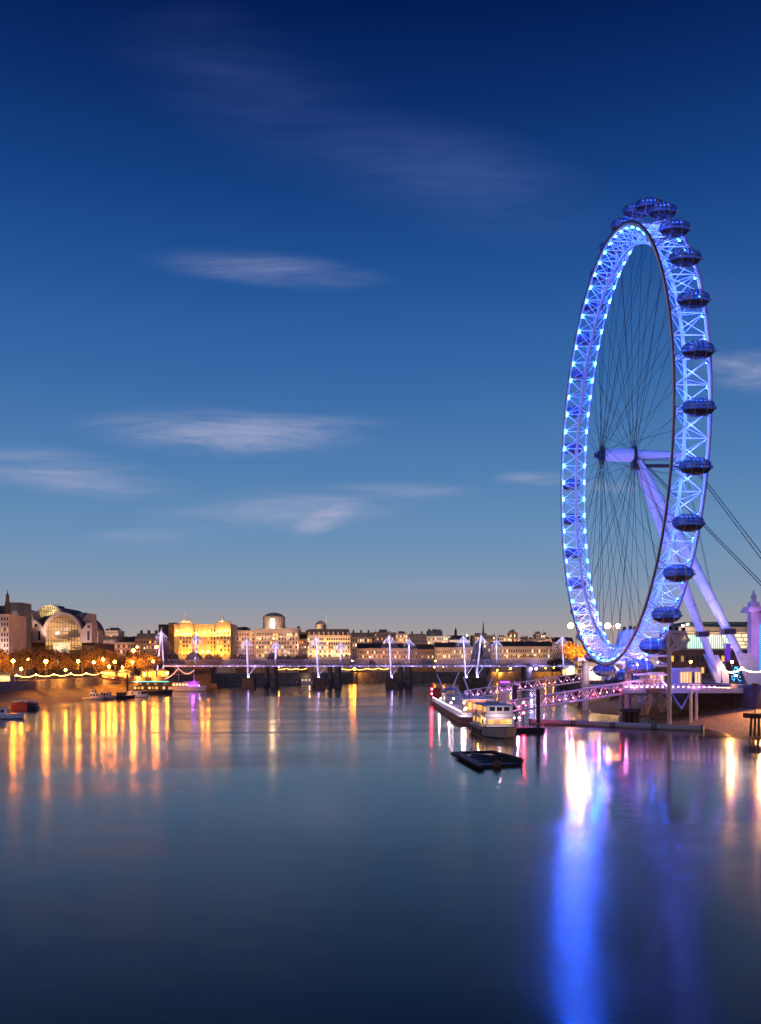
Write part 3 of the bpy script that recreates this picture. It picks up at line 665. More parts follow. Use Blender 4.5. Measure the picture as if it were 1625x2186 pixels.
for px in range(662, 748, 12): inst('facade_lamp_or_glow', unit(glow('cream_streak_glow', (1, .5, .14), 55)), ch, (PX(px, Y), Y - 1.2, PZ(1397, Y)), (.5, .5, .5))  # glowing boxes added for their streaks on the water
mb = MB(); c = (PX(683, Y), Y + 13, z1 + 7); mb.lathe(c, [(5.4, -6), (5.4, 4.4), (5.9, 4.5), (5.9, 5), (5, 5.2), (4.2, 7), (2.2, 8.3), (.2, 9)], 18); obj('lit_cupola', mb, PALEST, ch)
flood(ch, (c[0] - 3, c[1] - 9, c[2] + 2), (1, .68, .28), 3600, .3)
mb = MB(); mb.lathe((PX(697, Y), Y + 8, z1 + 1.1), [(.5, 0), (.35, 7), (.3, 18), (.6, 18.1), (.3, 19.5), (.05, 23)], 8); obj('flagpole', mb, WHITE, ch); flood(ch, (PX(697, Y), Y + 4, z1 + 17), (1, .9, .6), 900, .2)
simple('brick_block', 'dark brown block with rooftop trees behind the cream hotel', 640, 690, 1349, 935, 16, BROWNB, 2, 8, .2, [DIMW], 33, wtop=1353, wbot=1370)
simple('corner_building', 'narrow brown building between the drum offices and cream hotel', 637.5, 654.5, 1364, 890, 18, BROWNB, 4, 3, .2, [DIMW], 34, roof='pitched', wbot=1402)
# -- long skyline to the right
SK = [('office_block', 'low grey roofs right of the cream hotel', 746, 795, 1360, 960, 18, GREYB, 3, 9, .22, 'mansard', 3),
      ('office_block', 'wide dark office block with a flat roof left of the tallest mid mast', 790, 846, 1350, 985, 22, DGREYB, 5, 12, .22, None, 0),
      ('office_block', 'lit tan office block just right of the wide dark one', 845, 871, 1353, 975, 20, BEIGE, 5, 6, .55, None, 0),
      ('office_block', 'low dark rounded block behind the trees at mid skyline', 870, 912, 1362, 980, 20, DGREYB, 3, 8, .2, 'mansard', 2),
      ('office_block', 'large pale block with stepped dark top floors at mid skyline', 908, 962, 1358, 990, 24, PALEB, 4, 11, .25, None, 0),
      ('office_block', 'dark upper block rising behind the large pale block', 912, 945, 1347, 1020, 20, GREYB, 1, 7, .3, None, 0),
      ('office_block', 'pale block left of the leaning bridge masts', 961, 1003, 1366, 985, 20, PALEB, 3, 8, .3, 'pitched', 2),
      ('office_block', 'dark block with a lit band behind the leaning masts', 1008, 1058, 1356, 995, 20, DGREYB, 4, 10, .35, None, 0),
      ('office_block', 'twin-stepped tan block right of the leaning masts', 1056, 1090, 1360, 1000, 20, BEIGE, 4, 7, .4, None, 0),
      ('office_block', 'square tower with lit windows right of the twin-stepped block', 1088, 1106, 1350, 1010, 16, BROWNB, 4, 4, .4, None, 0),
      ('office_block', 'long dark block with two lit rooms left of the grey tower', 1106, 1148, 1364, 1000, 20, DGREYB, 3, 8, .3, None, 0),
      ('office_block', 'grey tower with lit lower windows near the wheel', 1144, 1165, 1353, 1005, 18, GREYB, 6, 4, .3, None, 0),
      ('office_block', 'tan lit block between grey tower and last bridge mast', 1160, 1182, 1364, 1015, 18, PINKST, 4, 5, .5, None, 0),
      ('office_block', 'low dark block behind the last bridge mast before the wheel', 1180, 1225, 1370, 1010, 18, DGREYB, 3, 9, .2, 'pitched', 2)]
for i, (nm, lab, a, b, yt, Y, D, mt, r_, c_, pl, rf, chn) in enumerate(SK):
    simple(nm, lab, a, b, yt, Y, D, mt, r_, c_, pl, [WARMW, DIMW, WHITEW], 60 + i, roof=rf, chimneys=chn, wbot=1392)
for lab, a, b, yt, Y, mt, cols, e in (('long pinkish lit terrace low behind the third pier', 762, 872, 1386, 925, PINKST, 22, 2200), ('long cream lit colonnaded front behind the right half of the bridge', 928, 1010, 1384, 930, BEIGE, 20, 1700),
                          ('cream lit colonnaded front right of the leaning masts', 1050, 1180, 1382, 935, BEIGE, 26, 2000), ('short dim brick terrace behind the second far mast', 872, 927, 1388, 928, BROWNB, 12, 600)):
    rt_, x0, x1, z1 = simple('terrace_building', lab, a, b, yt, Y, 16, mt, 2, cols, .3, [WARMW, WHITEW, DIMW], int(a), roof='pitched', cornice=mt, chimneys=5, wbot=1406, wf=.45, hf=.6)
    n = max(2, int((b - a) / 14))
    for k in range(n): flood(rt_, (x0 + (k + .5) * (x1 - x0) / n, Y - 8, PZ(1398, Y)), (1, .54, .24), e, .4)
Y = 1040.0
mb = MB(); mb.lathe((PX(1032, Y), Y, 7.9), [(4, 0), (4, 32), (2.6, 33), (2.4, 40), (1.2, 42), (.9, 48), (.1, 58)], 8); tag(obj('church_spire', mb, GREYB), 'thin dark church spire on the skyline behind the leaning masts', 'church')
mb = MB(); mb.lathe((PX(973, Y), Y, 7.9), [(2.6, 0), (2.4, 37), (1.6, 38), (1.4, 46), (.2, 50)], 8); tag(obj('chimney_stack', mb, DGREYB), 'lone dark chimney stack left of the leaning masts', 'chimney')
p = P(997, 1357, 960)
street_lamp(p.x, 960, 7.9, p.z, 'white starry floodlight on the skyline beside the leaning mast', 'skyline floodlights', WHITELT, .7, 5000, (1, .85, .6))

# ------------------------------------------------------------------ railway bridge and footbridges
YB = 600.0
rb = thing('railway_bridge', 'long dark lattice girder railway bridge crossing the river behind', 'bridge', (PX(800, YB), YB, 0))
xa, xb = PX(300, YB), PX(1232, YB); zb0, zb1 = 14.6, 18.7
mb = MB()
for yy in (YB, YB + 12):
    mb.bx(xa, xb, yy - .25, yy + .25, zb1 - .5, zb1); mb.bx(xa, xb, yy - .25, yy + .25, zb0, zb0 + .55)
    n = int((xb - xa) / 2.6)
    for k in range(n):
        x = xa + k * (xb - xa) / n; x2 = xa + (k + 1) * (xb - xa) / n
        mb.tube((x, yy, zb0 + .4), (x2, yy, zb1 - .4), .13, n=4); mb.tube((x2, yy + .12, zb0 + .4), (x, yy + .12, zb1 - .4), .13, n=4)
        if k % 3 == 0: mb.bx(x - .15, x + .15, yy - .2, yy + .2, zb0 + .5, zb1 - .5)
obj('girder', mb, surf('girder_paint', (.30, .26, .34), .55, var=.3), rb, smooth=False)
mb = MB(); mb.bx(xa, xb, YB + .3, YB + 11.7, zb0 + .1, zb0 + .9); obj('track_deck', mb, DARKST, rb, smooth=False)
for pa, pb in ((563, 571), (577, 590), (699, 708), (714, 727), (852, 861), (866, 880), (1020, 1040), (1118, 1138)):
    mb = MB(); x0, x1 = PX(pa, YB), PX(pb, YB)
    for yy in (YB + 2, YB + 10): mb.lathe(((x0 + x1) / 2, yy, -1), [((x1 - x0) / 2 + .6, 0), ((x1 - x0) / 2 + .6, 4.2), ((x1 - x0) / 2, 4.6), ((x1 - x0) / 2, zb0 + .6), ((x1 - x0) / 2 + .4, zb0 + .7), ((x1 - x0) / 2 + .4, zb0 + 1)], 14)
    obj('pier_column', mb, DCONC, rb)
mb = MB(); mb.bx(PX(412, YB), PX(452, YB), YB - 3, YB + 14, -1, zb0 - .1); mb.bx(PX(404, YB), PX(466, YB), YB - 5, YB + 16, -1.2, 3); obj('abutment', mb, BROWNB, rb, smooth=False)
mb = MB(); mb.bx(PX(1215, YB), PX(1245, YB), YB - 3, YB + 14, 0, zb0 - .1); obj('abutment', mb, BROWNB, rb, smooth=False)
for px in (1134, 1145):
    q = P(px, 1428, YB - 2.5); mb = MB(); mb.box(q.x, q.y, q.z, 1.1, .5, 1.0); mb.box(q.x, q.y + .9, q.z + .9, .2, 1.6, .2); obj('pier_floodlight', mb, glow('violet_flood', (.55, .42, 1), 60), rb, smooth=False); lamp(rb, (q.x, q.y - 1.2, q.z - .6), (.45, .35, 1), 2500, .2)
# a rounded train shed roof over the bridge by the first mast
mb = MB(); mb.prism([(PX(384 + 34 * k / 10, YB), zb1 + .01 + 5.4 * math.sin(math.pi * k / 10)) for k in range(11)], YB + 14.5, YB + 26); tag(obj('canopy_roof', mb, surf('brown_roof', (.10, .05, .035), .7)), 'rounded brown roof rising above the girder beside the second white mast', 'roof')
mb = MB(); mb.prism([(PX(1003 + 40 * k / 10, 640), 8 + 24 * math.sin(math.pi * k / 10)) for k in range(11)], 640, 655); tag(obj('arched_roof', mb, surf('maroon_roof', (.07, .04, .045), .7)), 'dark arched roof behind the leaning white masts', 'roof')

def foot_bridge(name, label, y, x0, x1):
    root = thing(name, label, 'footbridge', ((x0 + x1) / 2, y, 0))
    mb = MB(); mb.bx(x0, x1, y - 2.3, y + 2.3, 14.2, 14.65); mb.bx(x0, x1, y - 2.5, y - 2.3, 13.9, 14.8); obj('deck', mb, OFFW, root, smooth=False)
    mb = MB()
    for yy in (y - 2.4, y + 2.4):
        for z in (15.2, 15.75): mb.tube((x0, yy, z), (x1, yy, z), .05, n=4)
        n = int((x1 - x0) / 3)
        for k in range(n + 1): x = x0 + k * (x1 - x0) / n; mb.tube((x, yy, 14.81), (x, yy, 15.8), .05, n=4)
    obj('railing', mb, GREYP, root)
    return root
fb = foot_bridge('footbridge', 'near pedestrian bridge with violet lit deck hung from white masts', 588, PX(352, 588), PX(1226, 588))
fb2 = foot_bridge('footbridge', 'far pedestrian bridge on the other side of the railway girder', 618, PX(352, 618), PX(1226, 618))
nl = 46
for k in range(nl):
    x = PX(370, 588) + (k + .5) * (PX(1222, 588) - PX(370, 588)) / nl
    inst('deck_light', unit(VIOLETLT), fb, (x, 585.38, 14.3), (.3, .2, .3))
    if k % 3 == 0: flood(fb, (x, 582.2, 15.6), (.45, .30, 1), 1100 + 1500 * (k * 7 % 5) / 4, .15)
def pylon(root, xt, zt, xb_, zb_, y, lean=0, twin=None, far=False, E=9000):
    top = Vector((xt, y + lean, zt)); bot = Vector((xb_, y - 4, zb_)); mid = bot.lerp(top, .45)
    mb = MB(); mb.path([bot, bot.lerp(top, .15), mid, bot.lerp(top, .8), top], [.28, .55, .62, .42, .12], 8)
    if twin: 
        b2 = Vector((twin, y - 3, zb_)); mb.path([b2, b2.lerp(top, .45), b2.lerp(top, .9)], [.3, .55, .25], 8)
    o = obj('mast', mb, WHITE, root)
    mb = MB()
    hub = top.lerp(bot, .07)
    for k in range(-5, 6):
        if k == 0: continue
        for yy in (y - 2.4, y + 2.4): mb.tube(tuple(hub - Vector((0, 0, abs(k) * .12))), (xt + k * 3.0, yy, 14.7), .03, .018, n=4)
    mb.lathe(tuple(hub - Vector((0, 0, 1.6))), [(.55, 0), (.7, .3), (.7, 1.4), (.3, 1.9)], 8)
    for k in range(16):
        a = 6.28318 * k / 16; mb.tube(tuple(hub), (hub.x + 4.4 * math.cos(a), hub.y + 3.0 * math.sin(a), hub.z - 4.6), .09, .05, n=4)
    obj('stay_rods', mb, WHITE, o)
    if not far:
        mb = MB(); mb.tube(bot + Vector((0, 0, .3)), (xb_ + 4.5, y - 2, 13.9), .2, n=5); mb.tube(bot + Vector((0, 0, .3)), (xb_ - .4, y + 2, 13.9), .2, n=5); obj('strut', mb, WHITE, o)
        mb = MB(); mb.bx(xb_ - 3.2, xb_ + 4.2, y - 7, y + 4, -1, zb_ - .3); mb.bx(xb_ - 3.6, xb_ + 4.6, y - 7.4, y + 4.4, -1, 2.4); obj('footing', mb, CONC if False else DCONC, o, smooth=False)
    if not far: q = Vector((xb_ + .6, y - 5.6, zb_ + .4)); m_ = MB(); m_.box(q.x, q.y, q.z, .5, .4, .5); obj('uplight', m_, glow('mast_uplight', (.42, .32, 1), 110), o, smooth=False)
    c = (.52, .47, 1)
    flood(root, (xt + .5, y - 9, 22), c, E * .8, .2); flood(root, (xt - .8, y - 6, zt - 5.5), c, E * .8, .2)
    if not far: flood(root, (xb_ + .6, y - 8, zb_ + 3), c, E * .35, .2)
m5 = 588 / F
pylon(fb, PX(345, 588), PZ(1340, 588), PX(338.5, 588), PZ(1436, 588), 588, twin=PX(352, 588))
for xt, yt, xb_, yb_ in ((527, 1358, 531, 1446), (675, 1353, 680, 1446), (831, 1350, 835, 1446), (989, 1351, 993, 1446), (1028, 1350, 1016, 1446), (1200, 1352, 1201, 1443)):
    pylon(fb, PX(xt, 588), PZ(yt, 588), PX(xb_, 588), PZ(yb_, 588), 588)
for xt, yt in ((420, 1350), (590, 1366), (728, 1367), (874, 1360), (1060, 1361)):
    pylon(fb2, PX(xt, 618), PZ(yt, 618), PX(xt - 1, 618), 14.7, 618, far=True, E=7000)

# ------------------------------------------------------------------ the great wheel
C = Vector((68.2, 261.0, 75.0)); RO, RI, HWD = 59.4, 55.2, 3.9
def rp(th, r, dx): return Vector((C.x + dx + .55 * math.cos(th) * r / 60, C.y - r * math.cos(th), C.z + r * math.sin(th)))
NB = 64; TH0 = R(-3.8)
wheel = thing('ferris_wheel', 'giant blue-lit observation wheel with egg-shaped glass capsules', 'ferris wheel', (C.x, C.y, C.z))
for dx in (-HWD - .15, HWD + .15):
    mb = MB(); mb.path([rp(6.28318 * k / 128, RO + .75, dx) for k in range(128)], .25, 6, True, ref=(1, 0, 0)); obj('drive_rail', mb, RAILM if dx < 0 else surf('land_rail', (.42, .34, .40), .5), wheel)
    mb = MB(); mb.path([rp(6.28318 * k / 128, RO, dx * .97) for k in range(128)], .34, 6, True, ref=(1, 0, 0)); obj('outer_chord', mb, WHITE, wheel)
mb = MB(); mb.path([rp(6.28318 * k / 128, RI, 0) for k in range(128)], .42, 6, True, ref=(1, 0, 0)); obj('inner_chord', mb, WHITE, wheel)
mb = MB(); st_ = 6.28318 / NB
for k in range(NB):
    a, b = TH0 + k * st_, TH0 + (k + 1) * st_
    l0, r0, i0 = rp(a, RO, -HWD), rp(a, RO, HWD), rp(a + st_ / 2, RI, 0)
    l1, r1 = rp(b, RO, -HWD), rp(b, RO, HWD); i1 = rp(b + st_ / 2, RI, 0)
    mb.tube(l0, r0, .15, n=5)
    for p_ in (l0, r0, l1, r1): mb.tube(i0, p_, .13, n=5)
    mb.tube(l0, r1, .10, n=4); mb.tube(r0, l1, .10, n=4)
    m0 = l0.lerp(r0, .5); mb.tube(m0, i0, .08, n=4)
obj('lattice', mb, WHITE, wheel)
# hub drum with the two spoke flanges turns with the wheel
mb = MB()
def xl(prof, n=24):   # lathe about the wheel's axle
    vs = []
    for x, r in prof:
        for k in range(n): vs.append((C.x + x, C.y + r * math.cos(6.28318 * k / n), C.z + r * math.sin(6.28318 * k / n)))
    m = len(prof); return vs, [(j * n + k, j * n + (k + 1) % n, (j + 1) * n + (k + 1) % n, (j + 1) * n + k) for j in range(m - 1) for k in range(n)] + [tuple(range(n)), tuple((m - 1) * n + k for k in reversed(range(n)))]
mb.add(*xl([(-4.9, 1.5), (-4.6, 1.75), (3.9, 1.85), (4.2, 1.6)])); obj('hub', mb, WHITE, wheel)
for x in (-4.9, 4.2):
    mb = MB(); mb.add(*xl([(x - .35, 1.3), (x - .3, 2.7), (x + .3, 2.7), (x + .35, 1.3)])); obj('hub_flange', mb, DARKST, wheel)
mb = MB(); mb.add(*xl([(-7.1, .45), (-7.0, .75), (-6.2, .8), (-6.1, 1.3), (-5.26, 1.4)], 14)); obj('hub_cap', mb, DARKST, wheel)
for k in range(NB):
    th = TH0 + (k + .5) * st_; x = -4.9 if k % 2 else 4.2
    tw = .55 * (1 if (k // 2) % 2 else -1)
    mb = MB(); mb.tube(Vector((C.x + x, C.y - 2.6 * math.cos(th + tw), C.z + 2.6 * math.sin(th + tw))), rp(th, RI - .3, 0), .055, n=4, cap=False); obj('spoke', mb, CABLE, wheel)
for k in range(16):
    th = TH0 + k * 4 * st_; x = -4.9 if k % 2 else 4.2
    mb = MB(); mb.tube(Vector((C.x + x, C.y - 2.65 * math.cos(th + 1.3), C.z + 2.65 * math.sin(th + 1.3))), rp(th + .02, RI - .3, 0), .06, n=4, cap=False); obj('spoke', mb, CABLE, wheel)
# LED floodlights on both outer chords, facing the hub
fix = []
for k in range(NB):
    for sx in (-1, 1): fix.append((k, sx))
def dist(f):
    p_ = rp(TH0 + f[0] * st_, RO, f[1] * HWD); return (p_ - Vector((0, 0, H))).length
def fixture(mb, k, sx):
    a = TH0 + k * st_; d = .011
    mb.cur = 1; mb.tube(rp(a - d, RO - .28, sx * (HWD - .2)), rp(a + d, RO - .28, sx * (HWD - .2)), .3, n=6)
    mb.cur = 0; mb.tube(rp(a - d * .92, RO - .62, sx * (HWD - .25)), rp(a + d * .92, RO - .58, sx * (HWD - .25)), .15, n=6)
# facing ones (upper and river-far side of the wheel) are single parts, the rest one part
face = sorted(fix, key=lambda f: math.cos(TH0 + f[0] * st_) - .5 * math.sin(TH0 + f[0] * st_))
for f in face[:98]:
    mb = MB(); fixture(mb, *f); obj('led_floodlight', mb, [BLUELED, DARKST], wheel)
mb = MB()
for f in face[98:]: fixture(mb, *f)
o = obj('near_led_floodlights', mb, [BLUELED, DARKST], wheel); o['kind'] = 'stuff'
for k in range(NB):
    a = TH0 + (k + .5) * st_; low = math.sin(a) < -.62
    lamp(wheel, rp(a, RO + 1.7, 0), (.42, .30, 1) if (low and math.cos(a) < .3) else (.08, .14, 1), 1700 if not low else 1700, .12, 'SPOT', C, 172, .25, name='wheel_light')
# capsules: one, then copies
GLASS = bpy.data.materials.new('capsule_glass'); GLASS.use_nodes = True
b = GLASS.node_tree.nodes['Principled BSDF']; b.inputs['Base Color'].default_value = (.05, .17, .75, 1); b.inputs['Roughness'].default_value = .06; b.inputs['Alpha'].default_value = .58; b.inputs['Coat Weight'].default_value = .5
FRAME = surf('capsule_frame_steel', (.30, .24, .26), .4, .2)
PODB = surf('capsule_underside', (.06, .05, .07), .35)
mb = MB(); mb.ell((0, 0, 0), 3.65, 2.0, 2.0, 24, 12); proto = obj('capsule', mb, GLASS, wheel, loc=(0, 0, 0)); proto.location = (0, 0, 0); ORG[proto.name] = (0, 0, 0)
def capchild(nm, mb, mt):
    o = bpy.data.objects.new(nm, mesh_of(mb, mt)); COL.objects.link(o); o.parent = proto; return o
mb = MB(); mb.ell((0, 0, 0), 3.66, 2.03, 2.03, 24, 5, .62, 1.0); capchild('floor_pan', mb, PODB)
for x in (-1.3, 1.3):
    mb = MB(); rr_ = 2.12 * math.sqrt(1 - (x / 3.9) ** 2); mb.path([(x, rr_ * math.cos(6.28318 * k / 24), rr_ * math.sin(6.28318 * k / 24)) for k in range(24)], .13, 5, True, ref=(1, 0, 0)); capchild('mounting_ring', mb, FRAME)
mb = MB()
for x in (-2.7, -.45, .45, 2.7):
    rr_ = 2.02 * math.sqrt(1 - (x / 3.68) ** 2); mb.path([(x, rr_ * math.cos(6.28318 * k / 20), rr_ * math.sin(6.28318 * k / 20)) for k in range(20)], .075, 4, True, ref=(1, 0, 0))
for zz in (.75, -.05):
    q = math.sqrt(1 - (zz / 2.02) ** 2); mb.path([(3.67 * q * math.cos(6.28318 * k / 28), 2.02 * q * math.sin(6.28318 * k / 28), zz) for k in range(28)], .07, 4, True, ref=(0, 0, 1))
capchild('glazing_bars', mb, DARKST)
mb = MB(); mb.bx(-1.5, 1.5, -.3, .3, -.75, -.3); capchild('bench', mb, OFFW)
mb = MB(); mb.add([(3.25 * math.cos(6.28318 * k / 24), 1.78 * math.sin(6.28318 * k / 24), -.76) for k in range(24)], [tuple(range(24))]); capchild('floor', mb, OFFW)
mb = MB(); 
for x in (-1.5, -.5, .5, 1.5): mb.bx(x - .2, x + .2, -.25, .25, 1.4, 1.5)
mb.bx(-2.3, 2.3, -.15, .15, -.7, -.55); capchild('cabin_lamp', mb, PODLED)
mb = MB(); mb.ell((3.45, 0, -.25), .5, .9, .28, 10, 6); capchild('door_panel', mb, OFFW)
lamp(proto, (0, 0, .75), (.24, .48, 1), 120, .25, name='cabin_glow')
cmap = tree_map(proto)
for k in range(32):
    c = proto if k == 0 else copy_tree(proto, wheel, cmap)
    a = TH0 + k * 6.28318 / 32; p_ = rp(a, RO + 4.3, 0); c.location = p_ - C
    for x in (-1.3, 1.3):
        mb = MB(); q = p_ + Vector((x, 0, 0)) - (p_ - C).normalized() * 1.9
        for da in (-.02, .02): mb.tube(q, rp(a + da, RO + .2, math.copysign(HWD, x)), .12, n=4)
        o = bpy.data.objects.new('bracket', mesh_of(mb, FRAME, p_)); COL.objects.link(o); o.parent = c

# support: A-frame legs, fixed axle and backstays
sup = thing('wheel_support', 'white two-legged leaning support with axle and backstay cables behind the wheel', 'support frame', (101, 263, 9.2))
apex = P(1362, 985, 261)
def leg(fx, fy):
    base = Vector((fx, fy, 12.0)); ap = apex + Vector((0, (fy - 263) * .10, 0))
    mb = MB(); mb.path([ap, ap.lerp(base, .12), ap.lerp(base, .45), ap.lerp(base, .78), base], [.75, 1.15, 1.55, 1.15, .8], 16); o = obj('leg', mb, WHITE, sup)
    mb = MB(); mb.prism([(fx - .6, 9.2), (fx - 4.2, 18.4), (fx - .2, 18.0), (fx + 2.9, 12.2), (fx + 3.0, 9.2)], fy - .9, fy + .9); obj('foot_bracket', mb, OFFW, o, smooth=False)
    
    for t in (.2, .36, .52, .66):
        q = ap.lerp(base, t); d = (base - ap).normalized(); rr_ = 1.15 + .4 * (t - .12) / .33 if t < .45 else 1.55 - .4 * (t - .45) / .33
        mb = MB(); mb.tube(q - d * .12, q + d * .12, rr_ + .1, n=20); obj('flange', mb, OFFW, o)
    col = ap.lerp(base, .80); mb = MB(); mb.box(col.x, col.y, col.z, 3.2, 3.0, 1.5); obj('collar', mb, DARKST, o, smooth=False)
    return base
leg(101.5, 250); leg(102.0, 276)
mb = MB(); mb.add(*xl([(4.65, 1.1), (5.2, 1.5), (12, 1.25), (18.5, .6), (19, .3)])); obj('axle', mb, WHITE, sup)
mb = MB(); mb.bx(C.x + 4.9, C.x + 17, C.y - .8, C.y + .8, C.z - 3.4, C.z - 2.7); mb.bx(C.x + 3.6, C.x + 6.6, C.y - 1.3, C.y + 1.3, C.z - 4.1, C.z - 1.6)
for k in range(12): mb.bx(C.x + 6.8 + k * .85, C.x + 6.86 + k * .85, C.y - .8, C.y - .74, C.z - 2.69, C.z - 1.75)
mb.bx(C.x + 6.5, C.x + 17, C.y - .8, C.y - .74, C.z - 1.74, C.z - 1.66); obj('service_gantry', mb, DARKST, sup, smooth=False)
for st0, dys in (((C.x + 18.8, C.y, C.z), (-.7, .7)), ((apex.x + 1, apex.y, apex.z + .3), (-.5, .5))):
    for d in dys:
        mb = MB(); mb.tube((st0[0], st0[1] + d, st0[2]), (144, 275 + d * 3, 9.2), .12, n=8); obj('backstay', mb, CABLE, sup)
for d in (-.4, .4):
    mb = MB(); mb.tube((C.x + 18.2, C.y + d, C.z - .5), (102.5, 268 + d, 12), .05, n=4); obj('tie_rod', mb, CABLE, sup)
VIO = (.52, .42, 1); PNK = (1, .42, .85)
lamp(sup, (94, 236, 15), VIO, 60000, .3, 'SPOT', (86, 258, 50), 60); lamp(sup, (96, 286, 15), VIO, 55000, .3, 'SPOT', (86, 266, 50), 60)
lamp(sup, (88, 240, 12), PNK, 9000, .3, 'SPOT', (97, 252, 24), 80); lamp(sup, (62, 240, 14), VIO, 60000, .3, 'SPOT', (76, 261, 74), 26)

# ------------------------------------------------------------------ boarding pier under the wheel
bp = thing('boarding_platform', 'white steel boarding pier on tall columns beneath the wheel', 'pier', (68, 250, 0))
LILAC = surf('lilac_white_steel', (.46, .40, .45), .5, var=.12)
mb = MB(); mb.bx(63, 96, 238, 288, 8.3, 8.9); obj('deck', mb, OFFW, bp, smooth=False)
mb = MB(); mb.bx(62.8, 96, 237.8, 237.998, 7.7, 9.0); obj('deck_edge', mb, LILAC, bp, smooth=False)
for px, Y, r_, zt in ((1429, 212, .5, PZ(1389, 212)), (1341, 250, .85, PZ(1388, 250)), (1327, 266, .7, PZ(1410, 266)), (1250, 305, 1.15, PZ(1412, 305)), (1475, 232, .4, 8.3), (1487, 236, .4, 8.3)):
    mb = MB(); mb.lathe((PX(px, Y), Y, -1), [(r_, 0), (r_, zt + .6), (r_ * 1.15, zt + .7), (r_ * 1.15, zt + 1)], 14); obj('column', mb, LILAC, bp)
mb = MB(); Y = 305; mb.box(PX(1250, Y), Y, PZ(1411, Y) + .5, 6.4, 6, 1.0); obj('column_head', mb, LILAC, bp, smooth=False)
def tower(pts, Y, D, lab=None):
    mb = MB(); mb.prism([(PX(a, Y), PZ(b_, Y)) for a, b_ in pts][::-1], Y, Y + D); return mb
t1 = obj('restraint_tower', tower([(1331, 1349), (1337, 1344), (1360, 1345), (1363, 1352), (1357, 1392), (1331, 1413), (1302, 1409), (1319, 1386)], 262, 5), OFFW, bp, smooth=False)
pts2 = [(1431, 1348), (1463, 1350), (1470, 1366), (1451, 1385), (1429, 1390), (1426, 1376)]
mb = MB()
for Y in (213.5, 217):
    mb.path([P(a, b_, Y) for a, b_ in pts2], .42, 6, True, ref=(0, 1, 0))
    mb.tube(P(1431, 1350, Y), P(1451, 1385, Y), .3, n=6); mb.tube(P(1463, 1351, Y), P(1429, 1388, Y), .3, n=6)
mb.prism([(PX(a, 215), PZ(b_, 215)) for a, b_ in ((1434, 1351), (1461, 1352), (1449, 1374))][::-1], 214.6, 215.4)
t2 = obj('restraint_tower', mb, LILAC, bp)
mb = MB()
for pts, Y in (([(1326, 1378), (1349, 1387)], 261.8), ([(1318, 1386), (1346, 1400)], 261.8)):
    mb.tube(P(pts[0][0], pts[0][1], Y), P(pts[1][0], pts[1][1], Y), .35, n=6)
obj('tower_rib', mb, LILAC, bp)
for px, yy in ((1333, 1343), (1346, 1341), (1356, 1342), (1432, 1343), (1445, 1344), (1459, 1345)):
    Y = 264 if px < 1400 else 216; q = P(px, yy, Y); mb = MB(); mb.lathe((q.x, q.y, q.z), [(.3, -.6), (.5, 0), (.5, .4), (.25, .7)], 8); obj('winch', mb, DARKST, bp)
mb = MB()
for Y in (238.2, 287.8):
    for z in (9.4, 9.95): mb.tube((63, Y, z), (96, Y, z), .05, n=4)
    for k in range(23): mb.tube((63 + k * 1.5, Y, 8.91), (63 + k * 1.5, Y, 10), .05, n=4)
obj('railing', mb, LILAC, bp)
# trusses and cross beams between the columns, drive machinery under the rim
mb = MB()
for (a, b_, Y) in (((1345, 1400), (1425, 1400), 240), ((1345, 1420), (1428, 1421), 240), ((1345, 1400), (1385, 1420), 240), ((1385, 1400), (1425, 1421), 240), ((1400, 1440), (1425, 1466), 238), ((1352, 1440), (1430, 1440), 238)):
    mb.tube(P(*a, Y), P(*b_, Y), .28, n=6)
obj('cross_beam', mb, LILAC, bp)
mb = MB(); mb.bx(64.5, 72, 243, 249, 14.2, 15.2); mb.bx(65, 71.5, 252, 270, 12.2, 13.2); obj('boarding_deck', mb, OFFW, bp, smooth=False)
mb = MB(); mb.bx(PX(1383, 240), PX(1416, 240), 239, 246, 10.2, 13.2); obj('ticket_cabin', mb, surf('cabin_panel', (.45, .33, .28), .6), bp, smooth=False)
windows(bp, PX(1385, 240), PX(1414, 240), 10.8, 12.8, 239, 1, 4, 1, [WARMW, ORANGEW], .6, .7, 2, name='cabin_window')
mb = MB(); mb.bx(PX(1450, 262), PX(1498, 262), 262, 272, 9.2, PZ(1426, 262)); gl = obj('glass_pavilion', mb, surf('pavilion_panel', (.50, .38, .42), .4), bp, smooth=False)
windows(bp, PX(1452, 262), PX(1496, 262), 9.6, PZ(1432, 262), 262, 1, 7, .7, [ORANGEW, DIMW, WARMW], .6, .8, 3, name='pavilion_pane')
nlt = 18
for k in range(nlt): inst('deck_light', unit(PINKLT), bp, (64 + k * 1.35, 237.7, 9.35), (.28, .2, .28))
for x in (66, 74, 82): flood(bp, (x, 236.5, 10.2), (1, .42, .75), 2600, .2)
for k, (px, py, Y) in enumerate(((1380, 1408, 236), (1405, 1414, 236), (1361, 1419, 236), (1370, 1402, 236))):
    q = P(px, py, Y); inst('work_lamp', unit(WHITELT), bp, q, (.3, .3, .3)); 
flood(bp, P(1392, 1412, 234), (.35, .30, 1), 9000, .3); flood(bp, P(1380, 1370, 222), (.15, .22, 1), 9000, .3); flood(bp, P(1340, 1420, 236), (1, .45, .75), 5200, .3); flood(bp, P(1450, 1375, 200), (.85, .5, 1), 3200, .3)
flood(bp, P(1318, 1380, 290), (1, .6, .75), 48000, .3); flood(bp, P(1258, 1360, 295), (1, .66, .72), 42000, .3); flood(bp, P(1262, 1330, 300), (.9, .62, .9), 27000, .3); flood(bp, P(1300, 1418, 290), (1, .75, .6), 18000, .3)
